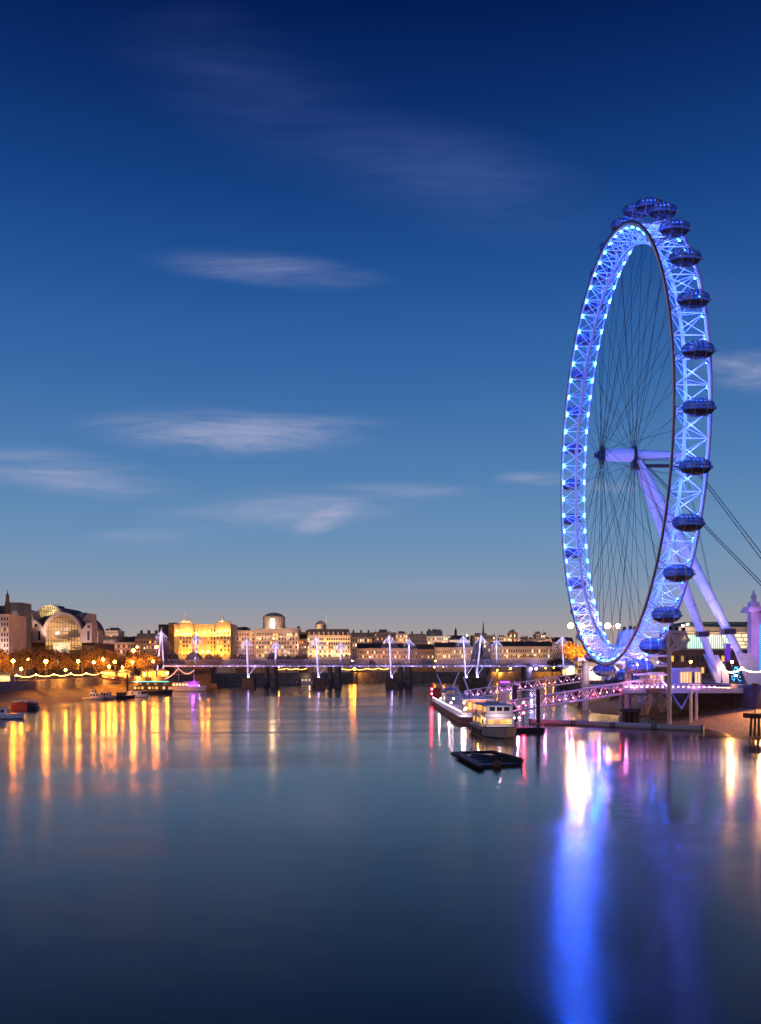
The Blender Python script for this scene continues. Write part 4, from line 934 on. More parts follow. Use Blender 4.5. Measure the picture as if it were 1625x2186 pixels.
# blue-lit braces under the pier
for a, b_ in (((1432, 1478), (1455, 1513)), ((1455, 1513), (1474, 1478)), ((1355, 1484), (1366, 1498)), ((1366, 1498), (1376, 1482)), ((1405, 1478), (1428, 1512))):
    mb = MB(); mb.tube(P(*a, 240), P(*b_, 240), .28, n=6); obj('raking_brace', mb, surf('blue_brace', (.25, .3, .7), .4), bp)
flood(bp, P(1455, 1488, 232), (.04, .10, 1), 3800, .2); flood(bp, P(1367, 1488, 232), (.04, .10, 1), 1500, .2)
lamp(bp, (70, 224, 7.6), (1, .55, .3), 2600, .2, 'SPOT', (70, 236, 2), 110); lamp(bp, (60, 290, 7.6), (1, .6, .4), 2600, .2, 'SPOT', (64, 312, 2), 110)  # warm spots added to lift the dark piles below the deck
# timber dolphins
def dolphin(name, label, piles, cap, mat, grp='timber dolphins under the pier'):
    root = thing(name, label, 'mooring dolphin', (piles[0][0].x, piles[0][0].y, 0), grp)
    for a, b_, r_ in piles:
        mb = MB(); mb.tube(a, b_, r_, n=8); obj('pile', mb, mat, root)
    if cap: mb = MB(); mb.bx(*cap); obj('cap_beam', mb, mat, root, smooth=False)
    return root
def vert(px, Y, zt, r_): x = PX(px, Y); return (Vector((x, Y, -1)), Vector((x, Y, zt)), r_)
dolphin('mooring_dolphin', 'short cluster of black piles left of the white columns', [vert(1238 + 5.5 * k, 318 + (k % 2) * 2, 3.6, .55) for k in range(4)], (PX(1234, 318), PX(1260, 318), 316.5, 321.5, 3.2, 4.0), TIMBER)
dolphin('mooring_dolphin', 'dark cluster of upright piles at the foot of the central white column', [vert(1333 + 5.5 * k, 238 + (k % 2) * 2, 3.4, .5) for k in range(6)], (PX(1331, 238), PX(1364, 238), 236.5, 241.5, 2.7, 3.5), TIMBER)
dolphin('mooring_dolphin', 'brown raking timber piles fanned out under the pier deck', [(P(1368 + 4 * k, 1530 - k, 232), P(1388 + 2.2 * k, 1478, 236), .42) for k in range(4)] + [(P(1412 + 5 * k, 1524 - 2 * k, 232), P(1398 + 3.5 * k, 1478, 236), .42) for k in range(4)], (PX(1384, 236), PX(1420, 236), 234.5, 238.5, PZ(1479, 236), PZ(1470, 236)), RTIMBER)
dolphin('mooring_dolphin', 'small pile group in shadow between the two gangway supports', [vert(1304 + 6 * k, 330, 4.4, .5) for k in range(4)], (PX(1301, 330), PX(1326, 330), 328.5, 331.5, 4.0, 4.8), TIMBER)
q = P(1612, 1555, 188)
dolphin('beach_dolphin', 'dark table-like timber stand with a thin rusty post on the beach', [(Vector((q.x - 1 + .9 * k, 188, .3)), Vector((q.x - .5 + .75 * k, 188.5, PZ(1533, 188))), .25) for k in range(4)], (PX(1597, 188), PX(1634, 188), 186.5, 190.5, PZ(1533, 188), PZ(1523, 188)), TIMBER)
mb = MB(); mb.tube((PX(1615, 188), 188.5, PZ(1522.9, 188)), (PX(1615, 188), 188.5, PZ(1464, 188)), .14, n=8); mb.box(PX(1615, 188), 188.5, PZ(1462, 188), 1.4, .4, .5)
tag(obj('rusty_post', mb, surf('rust', (.28, .07, .03), .8)), 'thin rusty red post standing on the timber stand at the right edge', 'post')

# gangways
def gangway(label, a, b, w, hgt, n, lit, E, red=()):
    a, b = Vector(a), Vector(b); root = thing('gangway', label, 'gangway', tuple(a), 'gangways to the floating pontoon')
    d = (b - a); s = Vector((-d.y, d.x, 0)).normalized() * (w / 2); up = Vector((0, 0, hgt))
    mb = MB()
    for sd in (-1, 1):
        o_ = s * sd
        mb.tube(a + o_, b + o_, .2, n=6); mb.tube(a + o_ + up, b + o_ + up, .22, n=6)
        for k in range(n):
            p0, p1 = a.lerp(b, k / n) + o_, a.lerp(b, (k + 1) / n) + o_; pm = a.lerp(b, (k + .5) / n) + o_ + up
            mb.tube(p0, pm, .12, n=5); mb.tube(pm, p1, .12, n=5)
        mb.tube(a + o_, a + o_ + up, .15, n=5); mb.tube(b + o_, b + o_ + up, .15, n=5)
    obj('truss', mb, LILAC, root)
    mb = MB(); q0, q1 = a + Vector((0, 0, .25)), b + Vector((0, 0, .25)); t = Vector((0, 0, -.12))
    mb.add([q0 + s * .9, q0 - s * .9, q1 - s * .9, q1 + s * .9, q0 + s * .9 + t, q0 - s * .9 + t, q1 - s * .9 + t, q1 + s * .9 + t], [(0, 1, 2, 3), (7, 6, 5, 4), (0, 4, 5, 1), (1, 5, 6, 2), (2, 6, 7, 3), (3, 7, 4, 0)]); obj('walkway', mb, GREYP, root, smooth=False)
    for k in range(lit):
        q_ = a.lerp(b, (k + .5) / lit) + s * .88 * (-1 if s.y > 0 else 1) + Vector((0, 0, 1.15))
        inst('gangway_light', unit(REDLT if k in red else PINKLT), root, q_, (.2, .2, .2))
        if k % 4 == 1: lamp(root, a.lerp(b, (k + .5) / lit) + Vector((0, 0, 1.7)), (1, .26, .66), E, .15)
    return root
gangway('nearer lattice gangway with pink lights rising right to the boarding pier', (33.5, 240, 2.6), (72.5, 240, 8.9), 3, 2.8, 13, 22, 700, (12, 16))
gangway('farther lattice gangway rising behind to the white column', (31, 335, 2.6), (72, 326, 9.2), 3, 3.0, 12, 20, 800)

# floating pontoon with masts, canopy, kiosk
pt = thing('landing_pontoon', 'long floating landing pontoon crowded with pink and white lights', 'pontoon', (25, 290, 0))
mb = MB(); mb.slab([(19.2, 344), (20.3, 232), (33.5, 231), (36, 343)], -.4, 1.55); obj('hull', mb, surf('rusty_hull', (.20, .12, .10), .6, var=.4), pt, smooth=False)
mb = MB(); mb.slab([(19.0, 344.2), (20.1, 231.8), (33.7, 230.8), (36.2, 343.2)], 1.56, 1.85); obj('deck', mb, GREYP, pt, smooth=False)
mb = MB()
for z in (2.4, 2.95):
    mb.path([(19.3, 343.5, z), (20.4, 232.4, z), (33.3, 231.4, z), (35.8, 342.8, z)], .05, 4)
for k in range(56): t = k / 55; mb.tube((19.3 + 1.1 * t, 343.5 - 111 * t, 1.86), (19.3 + 1.1 * t, 343.5 - 111 * t, 3), .05, n=4)
for k in range(8): mb.tube((20.4 + 13 * k / 7, 232.4, 1.86), (20.4 + 13 * k / 7, 232.4, 3), .05, n=4)
obj('railing', mb, WHITE, pt)
for k in range(26): t = (k + .5) / 26; inst('rail_light', unit(WHITELT if k % 3 else PINKLT), pt, (19.55 + 1.1 * t, 343 - 110 * t, 3.05), (.17, .17, .17))
for k, (x, y, z) in enumerate(((22, 238, 3.4), (23, 246, 3.4), (24, 262, 4.2), (22, 285, 3.2), (21, 318, 3.4), (24, 300, 4), (28, 275, 4.4))):
    inst('deck_lamp', unit(WHITELT), pt, (x, y, z), (.45, .45, .45)); lamp(pt, (x - .6, y - 1.5, z + .9), (1, .62, .70) if k % 2 else (1, .85, .7), 1500, .2)
for k, (a, b_, Y) in enumerate((((932, 1437), (957, 1497), 310), ((980, 1435), (968, 1464), 335), ((990, 1446), (1012, 1505), 262), ((1053, 1443), (1027, 1502), 262))):
    mb = MB(); q = P(*b_, Y); mb.tube(q, P(*a, Y), .32, .2, n=8); mb.tube(Vector((q.x, q.y, 1.86)), q, .32, n=8); obj('slanted_mast', mb, LILAC, pt)
Y = 300
mb = MB()
x0, x1 = PX(944, Y), PX(986, Y); vs = []
for i in range(9):
    for j in range(5):
        t, s_ = i / 8, j / 4; vs.append((x0 + (x1 - x0) * t, Y - 4 + 12 * s_, 6.0 + 2.0 * math.sin(math.pi * min(1, t * .9 + .08)) - .5 * t - .6 * (2 * s_ - 1) ** 2))
mb.add(vs + [(a, b_, c_ - .12) for a, b_, c_ in vs], [(i * 5 + j, (i + 1) * 5 + j, (i + 1) * 5 + j + 1, i * 5 + j + 1) for i in range(8) for j in range(4)] + [(45 + i * 5 + j + 1, 45 + (i + 1) * 5 + j + 1, 45 + (i + 1) * 5 + j, 45 + i * 5 + j) for i in range(8) for j in range(4)]); obj('fabric_canopy', mb, BLUECAN, pt)
for x in (x0 + .8, x1 - .8):
    for y in (Y - 3, Y + 7): mb = MB(); mb.tube((x, y, 1.86), (x, y, 6.2), .1, n=5); obj('canopy_post', mb, LILAC, pt)
mb = MB(); mb.bx(24, 31, 254, 268, 1.86, 5.2); obj('waiting_kiosk', mb, surf('kiosk_panel', (.52, .30, .22), .5), pt, smooth=False); mb = MB(); mb.bx(23.3, 31.6, 253, 269, 5.21, 5.6); obj('kiosk_roof', mb, LILAC, pt, smooth=False)
windows(pt, 24.2, 30.8, 2.4, 4.8, 254, 1, 5, 1, [ORANGEW, WARMW], .7, .8, 6, name='kiosk_window')
lamp(pt, (27, 250, 4.5), (1, .55, .3), 2200, .2)
mb = MB(); mb.bx(22, 30, 310, 330, 1.86, 4.6); obj('waiting_kiosk', mb, GREYP, pt, smooth=False)
# piles
def pile(px, Y, zt, r_, label):
    root = thing('mooring_pile', label, 'pile', (PX(px, Y), Y, 0), 'tall black mooring piles')
    mb = MB(); mb.tube((PX(px, Y), Y, -1), (PX(px, Y), Y, zt), r_, n=14); obj('shaft', mb, BLACK, root)
    mb = MB(); mb.lathe((PX(px, Y), Y, zt + .003), [(r_ * 1.02, 0), (r_ * .9, .25), (.05, 1.2)], 12); obj('cap', mb, OFFW, root)
pile(1149, 205, 9.6, .48, 'tall black pile standing right of the moored passenger boat')
pile(1099, 262, 9.3, .62, 'tall black pile behind the wheelhouse of the passenger boat')
bt = thing('beacon_tower', 'dark river beacon post with two red lights at the far pontoon end', 'beacon', (PX(923, 350), 350, 0))
mb = MB(); mb.tube((PX(923, 350), 350, -1), (PX(923, 350), 350, PZ(1452, 350)), .55, n=10); mb.bx(PX(926, 350), PX(942, 350), 351, 354, -1, PZ(1468, 350)); obj('tower', mb, BLACK, bt)
for yy in (1471, 1481): q = P(922, yy, 349); inst('red_lamp', unit(REDLT), bt, q, (.5, .5, .5)); lamp(bt, q + Vector((-.2, -.6, 0)), (1, .02, .04), 500, .2)
bt2 = thing('signal_post', 'slim post with two bright red signal lamps right of the boat', 'signal', (PX(1118, 226), 226, 1.8))
mb = MB(); mb.tube((PX(1118, 226), 226.3, -1), (PX(1118, 226), 226.3, PZ(1496, 226)), .1, n=6); obj('post', mb, BLACK, bt2)
for yy in (1500, 1522): q = P(1118, yy, 226); inst('red_lamp', unit(REDLT), bt2, q, (.42, .42, .42)); lamp(bt2, q + Vector((0, -.6, 0)), (1, .02, .04), 350, .2)
# boom of floating tubes
for k, (a, b_) in enumerate((((1131, 1541), (1225, 1544)), ((1228, 1544), (1309, 1548)), ((1312, 1548), (1397, 1552)), ((1400, 1552), (1503, 1556)))):
    def gp(px, py, z=.55): Yg = (H - z) * F / (py - YH); return Vector((PX(px, Yg), Yg, z))
    pa, pb = gp(*a), gp(*b_)
    root = thing('floating_boom', ['floating boom tube nearest the tall black pile', 'second floating boom tube from the pile, left of centre', 'third floating boom tube from the pile', 'floating boom tube whose end touches the beach'][k], 'boom', tuple(pa.lerp(pb, .5)), 'floating boom sections')
    mb = MB(); mb.tube(pa, pb, .72, n=14); obj('tube', mb, GREYP, root)
    mb = MB(); d = (pb - pa).normalized()
    for q in (pa + d * .3, pb - d * .3): mb.tube(q - d * .15, q + d * .15, .80, n=14)
    obj('end_collar', mb, DARKST, root)
# raft and buoy
rf = thing('mooring_raft', 'low flat dark raft floating in front of the passenger boat', 'raft', (PX(1040, 145), 145, 0))
def wp(px, py, z=.2): Yg = (H - z) * F / (py - YH); return Vector((PX(px, Yg), Yg, z))
mb = MB()
for a, b_, r_ in (((966, 1607), (1022, 1636), .34), ((1050, 1604), (1116, 1622), .26), ((966, 1607), (1050, 1604), .16), ((1022, 1636), (1116, 1624), .22), ((985, 1616), (1085, 1612), .14), ((1004, 1627), (1108, 1619), .14)):
    mb.tube(wp(*a, .12), wp(*b_, .12), r_, n=4)
obj('float', mb, surf('tarred_timber', (.035, .025, .022), .7, var=.4), rf, smooth=False)
mb = MB(); a, b_, c_, d_ = wp(969, 1606.5, .62), wp(986, 1606, .62), wp(1037, 1632, .62), wp(1022, 1635, .62); t = Vector((0, 0, -.1))
mb.add([a, b_, c_, d_, a + t, b_ + t, c_ + t, d_ + t], [(3, 2, 1, 0), (4, 5, 6, 7), (0, 1, 5, 4), (1, 2, 6, 5), (2, 3, 7, 6), (3, 0, 4, 7)]); obj('planked_deck', mb, RTIMBER, rf, smooth=False)
a, b_, c_, d_ = wp(1006, 1606.5, .42), wp(1117, 1622, .42), wp(1114, 1628.5, .42), wp(1026, 1634, .42); t = Vector((0, 0, -.4))
mb = MB(); mb.add([a, b_, c_, d_, a + t, b_ + t, c_ + t, d_ + t], [(3, 2, 1, 0), (4, 5, 6, 7), (0, 1, 5, 4), (1, 2, 6, 5), (2, 3, 7, 6), (3, 0, 4, 7)])
for k in range(1, 7): mb.tube(a.lerp(d_, k / 7) + Vector((0, 0, .06)), b_.lerp(c_, k / 7) + Vector((0, 0, .06)), .09, n=4)
obj('float_deck', mb, surf('wet_planks', (.05, .04, .035), .45, var=.6, scale=.9, stretch=(.3, 3, 1)), rf, smooth=False)
for p_ in (a, c_): mb = MB(); mb.tube(p_, p_ + Vector((0, 0, .8)), .1, n=8); obj('mooring_bollard', mb, DARKST, rf)
q = wp(1061, 1634, .3); mb = MB(); mb.ell((q.x, q.y, .35), .72, .72, .68, 16, 10); mb.tube((q.x, q.y, 1.0), (q.x, q.y, 1.25), .12, n=6)
tag(obj('mooring_buoy', mb, surf('buoy_rust', (.14, .06, .02), .6)), 'round rusty brown mooring buoy beside the raft', 'buoy')

# ------------------------------------------------------------------ boats
def hull_mb(Ln, B, D, sheer=.5, blunt=.55, draft=.5):
    """bow towards -y; waterline at z 0"""
    mb = MB(); ns = 18; rings = []
    for i in range(ns + 1):
        t = i / ns; y = Ln / 2 - Ln * t
        w = B / 2 * (1 if t < blunt else max(.03, math.cos((t - blunt) / (1 - blunt) * math.pi / 2) ** .75)) * (.86 + .14 * min(1, t * 6))
        dz = D + sheer * (max(0, t - .4) / .6) ** 2 * D
        rings.append([(-w, y - .8 * t * t, dz), (-w * .98, y - .35 * t * t, dz * .55), (-w * .86, y, 0.05), (-w * .5, y, -draft), (w * .5, y, -draft), (w * .86, y, .05), (w * .98, y - .35 * t * t, dz * .55), (w, y - .8 * t * t, dz)])
    vs = [p for r_ in rings for p in r_]; fs = []
    for i in range(ns):
        for k in range(7): fs.append((i * 8 + k, (i + 1) * 8 + k, (i + 1) * 8 + k + 1, i * 8 + k + 1))
        fs.append((i * 8 + 7, (i + 1) * 8 + 7, (i + 1) * 8, i * 8))
    fs += [tuple(range(8)), tuple(reversed(range(ns * 8, ns * 8 + 8)))]
    mb.add(vs, fs); return mb, rings
def bobj(nm, mb, mt, root, smooth=True):
    o = bpy.data.objects.new(nm, mesh_of(mb, mt, (0, 0, 0), smooth)); COL.objects.link(o); o.parent = root; return o
def bwin(root, x, y, z, sx, sy, sz, mt, nm='window'):
    o = bpy.data.objects.new(nm, unit(mt)); COL.objects.link(o); o.parent = root; o.location = (x, y, z); o.scale = (sx, sy, sz); return o
# the white passenger boat
pb_ = thing('passenger_boat', 'white two-deck passenger boat with amber lit windows moored at the pontoon', 'boat', (24.6, 199, 0)); pb_.rotation_euler = (0, 0, R(4))
mb, rg = hull_mb(25, 7.4, 1.75, .35, .72); bobj('hull', mb, surf('boat_hull', (.42, .36, .34), .45, var=.1), pb_)
mb = MB(); mb.path([(p[0][0] * 1.01, p[0][1], p[0][2] + .02) for p in rg] + [(p[7][0] * 1.01, p[7][1], p[7][2] + .02) for p in rg[::-1]], .1, 6, True); bobj('rubbing_strake', mb, NAVY, pb_)
mb = MB(); ww = []
for p in rg: ww.append((p[2][0] * 1.02, p[2][1], .02))
for p in rg[::-1]: ww.append((p[5][0] * 1.02, p[5][1], .02))
mb.path(ww, .16, 6, True); bobj('boot_stripe', mb, BLACK, pb_)
mb = MB(); mb.bx(-3.0, 3.0, -7.2, 9.5, 1.7, 4.05); cab = bobj('saloon', mb, surf('boat_white', (.6, .58, .6), .45, var=.06), pb_, False)
mb = MB(); mb.bx(-3.25, 3.25, -7.6, 10, 4.06, 4.25); mb.bx(-3.2, 3.2, -7.4, -3.6, 4.251, 4.75); bobj('upper_deck', mb, MAT['boat_white'], pb_, False)
mb = MB(); mb.bx(-2.8, 2.8, -6.6, -2.2, 4.751, 6.35); wh = bobj('wheelhouse', mb, MAT['boat_white'], pb_, False)
mb = MB(); mb.bx(-3.1, 3.1, -7.0, 9.0, 6.36, 6.55); bobj('canopy_roof', mb, BLUECAN, pb_, False)
for k in range(7):
    for sx in (-1, 1): mb = MB(); mb.bx(sx * 2.95 - .06, sx * 2.95 + .06, -1.6 + k * 1.7, -1.48 + k * 1.7, 4.25, 6.35); bobj('roof_post', mb, MAT['boat_white'], pb_, False)
for x in (-1.5, 0, 1.5): bwin(wh, x, -6.62, 5.75, 1.15, .1, .85, DARKWIN)
for sx in (-1, 1): bwin(wh, sx * 2.82, -5.4, 5.65, .1, 1.6, .95, ORANGEW); bwin(wh, sx * 2.82, -3.4, 5.65, .1, 1.2, .95, DIMW)
for x in (-1.9, -.65, .65, 1.9): bwin(cab, x, -7.22, 3.1, 1.1, .1, .95, (ORANGEW, DIMW, ORANGEW, WARMW)[int(x + 2)])
for sx in (-1, 1):
    for k in range(7): bwin(cab, sx * 3.02, -5.8 + k * 2.1, 3.05, .1, 1.5, 1.0, (WARMW, DIMW, ORANGEW, DARKWIN)[(k * 3 + (sx > 0)) % 4])
for k in range(4): 
    for sx in (-1, 1): bwin(pb_, sx * 3.5, -1.5 + k * 2.0, 1.0, .3, .5, .4, BLACK, 'porthole')
for k in range(5):
    mb = MB(); mb.tube((-3.82, -5 + k * 3.2, .35), (-3.82, -5 + k * 3.2, 1.35), .2, n=8); mb.tube((-3.78, -5 + k * 3.2, 1.35), (-3.66, -5 + k * 3.2, 2.0), .03, n=4); bobj('fender', mb, BLACK, pb_)
for y in (-4.6, 2.5):
    mb = MB(); mb.path([(-3.33, y + .38 * math.cos(6.28318 * k / 12), 4.75 + .38 * math.sin(6.28318 * k / 12)) for k in range(12)], .09, 6, True, ref=(1, 0, 0)); bobj('life_ring', mb, REDP, pb_)
mb = MB(); mb.bx(-1.2, 1.2, -1, 1.5, 6.551, 6.95); mb.bx(-.6, .6, 4, 5.2, 6.551, 7.05); mb.tube((1.6, 2.5, 6.551), (1.6, 2.5, 7.5), .16, n=8); bobj('roof_vent', mb, GREYP, pb_, False)
mb = MB()
for z in (4.75, 5.15):
    for sx in (-1, 1): mb.tube((sx * 3.2, -3.5, z), (sx * 3.2, 9.8, z), .03, n=4)
bobj('side_rail', mb, GREYP, pb_)
mb = MB(); mb.path([(0, -12.6, 2.4), (-.4, -14.5, 1.2), (-1.2, -17, -.1)], .05, 4); bobj('mooring_rope', mb, RTIMBER, pb_)
mb = MB(); mb.tube((0, -5, 6.551), (0, -5, 8.2), .05, n=5); mb.tube((-.8, -5, 7.6), (.8, -5, 7.6), .04, n=4); bobj('mast', mb, DARKST, pb_)
mb = MB()
for z in (2.45, 2.85):
    mb.path([(p[0][0] * .95, p[0][1] + .2, p[0][2] + z - 1.9) for p in rg[9:]] + [(p[7][0] * .95, p[7][1] + .2, p[7][2] + z - 1.9) for p in rg[:8:-1]], .03, 4)
bobj('bow_rail', mb, GREYP, pb_)
lamp(pb_, (22.6, 197, 5.3), (1, .6, .2), 260, .1); lamp(pb_, (20.7, 196, 3.4), (1, .6, .2), 380, .1); lamp(pb_, (24, 189.2, 4.6), (1, .7, .75), 900, .2); lamp(pb_, (26, 203, 5.6), (1, .6, .2), 300, .1)
# dark tender beside it
td = thing('work_pontoon', 'small dark work pontoon tucked against the right side of the passenger boat', 'pontoon', (33, 206, 0))
mb = MB(); mb.bx(29.6, 36.6, 203.5, 210, -.4, 1.0); obj('hull', mb, BLACK, td, smooth=False)
mb = MB()
for k in range(6): mb.tube((29.8 + k * 1.3, 203.7, 1.0), (29.8 + k * 1.3, 203.7, 2.0), .06, n=4)
mb.tube((29.8, 203.7, 2), (36.3, 203.7, 2), .06, n=4); obj('railing', mb, OFFW, td)
for x, m_l in ((30.4, WHITELT), (31.6, PINKLT)): inst('deck_lamp', unit(m_l), td, (x, 208, 3.0), (.35, .35, .35))
mb = MB(); mb.tube((30.4, 208, 1.0), (30.4, 208, 2.8), .05, n=4); mb.tube((31.6, 208, 1.0), (31.6, 208, 2.8), .05, n=4); obj('lamp_post', mb, OFFW, td); lamp(td, (30.8, 206.6, 3.2), (1, .6, .8), 900, .15)

def boat(name, label, x, y, Ln, B, D, rz, hm, cabins, group=None, stripe=BLACK, blunt=.6):
    r_ = thing(name, label, 'boat', (x, y, 0), group); r_.rotation_euler = (0, 0, rz)
    mb, rg = hull_mb(Ln, B, D, .5, blunt); bobj('hull', mb, hm, r_)
    mb = MB(); mb.path([(p[2][0] * 1.03, p[2][1], .04) for p in rg] + [(p[5][0] * 1.03, p[5][1], .04) for p in rg[::-1]], .14, 5, True); bobj('boot_stripe', mb, stripe, r_)
    for (y0, y1, w, z0, z1, mt, wmats, nw) in cabins:
        mb = MB(); mb.bx(-w / 2, w / 2, y0, y1, z0, z1); mb.bx(-w / 2 - .15, w / 2 + .15, y0 - .2, y1 + .2, z1 + .002, z1 + .14); cb = bobj('cabin', mb, mt, r_, False)
        for k in range(nw):
            yy = y0 + (k + .5) * (y1 - y0) / nw
            for sx in (-1, 1): bwin(cb, sx * (w / 2 + .03), yy, z0 + (z1 - z0) * .58, .08, (y1 - y0) / nw * .62, (z1 - z0) * .5, wmats[k % len(wmats)])
    return r_
D90 = R(90)
# left boats
b1 = boat('moored_launch', 'small pale launch at the left end of the moored group', PX(199, 398), 398, 8.5, 2.8, .9, D90, OFFW, [(-2.6, 1.2, 2.1, 1.0, 2.7, WHITE, [DARKWIN], 3), (-.8, .8, 1.6, 2.85, 4.2, WHITE, [DARKWIN], 1)], 'small boats moored below the gangway')
b2 = boat('moored_launch', 'grey launch with a rounded cover in the middle of the moored group', PX(226, 404), 404, 9, 2.9, 1.0, R(80), GREYP, [(-2, 2, 2.2, 1.1, 3.0, OFFW, [DARKWIN], 3)], 'small boats moored below the gangway')
b3 = boat('moored_launch', 'dark low launch in front of the gangway foot', PX(254, 410), 410, 13, 3.4, 1.1, R(96), NAVY, [(-3, 1, 2.4, 1.2, 2.6, DARKST, [DARKWIN], 3)], 'small boats moored below the gangway')
b4 = boat('moored_launch', 'long white launch at the right end of the moored group', PX(285, 425), 425, 12, 3.2, 1.2, R(92), WHITE, [(-3.5, 2.5, 2.4, 1.3, 2.7, WHITE, [DARKWIN, DIMW], 4)], 'small boats moored below the gangway')
b5 = boat('restaurant_boat', 'dark restaurant boat with a green-lit roof edge', PX(322, 476), 476, 22, 5.5, 1.6, R(88), NAVY, [(-8.5, 8.5, 4.6, 1.8, 4.2, DARKST, [WARMW, DARKWIN, ORANGEW, DIMW], 9), (-6, 6, 3.6, 4.4, 6.0, DARKST, [DARKWIN, DIMW], 6)])
mb = MB(); mb.path([(-2.6, -8.8, 6.4), (-2.6, 8.8, 6.4), (2.6, 8.8, 6.4), (2.6, -8.8, 6.4)], .13, 5, True); bobj('green_strip', mb, GREENLT, b5); mb = MB(); mb.bx(-2.5, 2.5, -8.7, 8.7, 6.2, 6.35); bobj('awning', mb, COPPER, b5, False)
b6 = boat('party_boat', 'white party boat with purple lit upper deck under a pink string of lights', PX(398, 524), 524, 22, 6, 2.4, R(91), OFFW, [(-7.5, 2, 4.8, 2.5, 4.2, OFFW, [PURPLELT], 6), (-1.5, 7.6, 5, 2.51, 4.9, PALEST, [WHITEW], 5)])
b6.children[2].rotation_euler = (0, 0, 0)
mb = MB(); mb.bx(-2.2, 2.2, -7, 1.6, 4.36, 5.6); bobj('purple_canopy', mb, surf('purple_canvas', (.35, .15, .6), .5), b6, False)
for x in (370, 382, 394): lamp(b6, (PX(x, 519), 519.5, 6.3), (.42, .05, 1), 1500, .2)
lamp(b6, (PX(415, 519), 519.3, 4), (1, .75, .5), 1200, .2); lamp(b6, (PX(434, 519), 520, 4.2), (.42, .05, 1), 900, .2); lamp(b6, (PX(390, 519), 516, 3), (1, .6, .75), 1500, .2)
mb = MB()
for px in (381, 414): mb.tube((PX(px, 524), 524, 2.4), (PX(px, 524), 524, PZ(1425 if px == 381 else 1430, 524)), .1, n=5)
tag(obj('rigging_mast', mb, OFFW), 'pair of thin masts carrying the pink string on the party boat', 'mast')
PINKF = glow('pink_festoon', (1, .35, .28), 9)
festoon('pink string of lights sagging between the two party boat masts', P(381, 1426, 524), P(414, 1431, 524), 2.6, PINKF, 'pink strings on the party boat', .13)
festoon('pink string of lights falling left from the party boat mast', P(381, 1426, 524), P(352, 1449, 520), 1.2, PINKF, 'pink strings on the party boat', .13)
rbg = boat('red_barge', 'bright red barge with a dark stern moored by the mud bank', PX(54, 305), 305, 8.4, 3.4, 1.2, -D90, NAVY, [(-3.6, 1.2, 3, 1.25, 2.5, REDP, [REDP], 2), (1.4, 3.8, 2.6, 1.25, 2.2, DARKST, [DARKWIN], 2)], stripe=BLACK, blunt=.9)
mb = MB(); mb.bx(-1.7, 1.7, -4.0, 1.3, -.2, 1.9); bobj('red_side', mb, REDP, rbg, False)
mb = MB()
for k in range(9): mb.box(0, -3.8 + k * .95, 2.95, 1.4, .5, .45)
bobj('deck_crates', mb, OFFW, rbg, False)
lamp(rbg, (PX(54, 294), 294, 7), (1, .62, .42), 9000, .3, 'SPOT', (PX(54, 305), 305, 1), 60)  # spot added ahead of the barge to brighten it
boat('white_motorboat', 'white motorboat cut by the left edge of the picture', PX(4, 255), 255, 11, 3.2, 1.2, R(100), WHITE, [(-1, 3, 2.2, 1.3, 2.9, WHITE, [DARKWIN], 3)], stripe=NAVY)
# boats beyond the bridge
for lab, px, Y, Ln, mats_ in (('white lit river boat moored beyond the bridge between the first two piers', 612, 720, 16, [WHITEW, WARMW, DARKWIN]), ('darker lit river boat just left of the second pier beyond the bridge', 648, 726, 15, [WHITEW, DIMW]),
                              ('lit restaurant boat glowing beyond the bridge left of the first pier', 500, 690, 22, [WARMW, WHITEW, ORANGEW]), ('small purple-lit boat beyond the bridge right of the leaning masts', 1077, 640, 9, [PURPLELT])):
    bb = boat('river_boat', lab, PX(px, Y), Y, Ln, 4.6, 1.6, D90, OFFW, [(-Ln * .38, Ln * .38, 3.8, 1.7, 4.2, OFFW, mats_, 8)], 'boats beyond the bridge')
    lamp(bb, (PX(px, Y), Y - 5, 5), (.5, .1, 1) if Ln < 10 else (1, .7, .4), 1600, .2)
# left gangway
root = thing('access_ramp', 'dark red lattice ramp leading down from the embankment to the moored boats', 'gangway', (PX(240, 440), 440, 4))
mb = MB(); a, b_ = P(205, 1444, 462), P(272, 1461, 425)
for o_ in (Vector((0, -1, 0)), Vector((0, 1, 0))):
    mb.tube(a + o_, b_ + o_, .25, n=5); mb.tube(a + o_ + Vector((0, 0, 2)), b_ + o_ + Vector((0, 0, 2)), .2, n=5)
    for k in range(9): mb.tube(a.lerp(b_, k / 9) + o_, a.lerp(b_, (k + 1) / 9) + o_ + Vector((0, 0, 2)), .11, n=4)
obj('truss', mb, surf('ramp_red', (.24, .07, .05), .6), root)
mb = MB(); mb.tube(P(272, 1486, 425), P(272, 1440, 425), .45, n=8); obj('guide_pile', mb, BLACK, root)
mb = MB(); mb.bx(PX(190, 400), PX(310, 450), 428, 436, -.3, 1.0); tag(obj('boat_pontoon', mb, DARKST, smooth=False), 'low dark pontoon behind the small moored launches', 'pontoon')
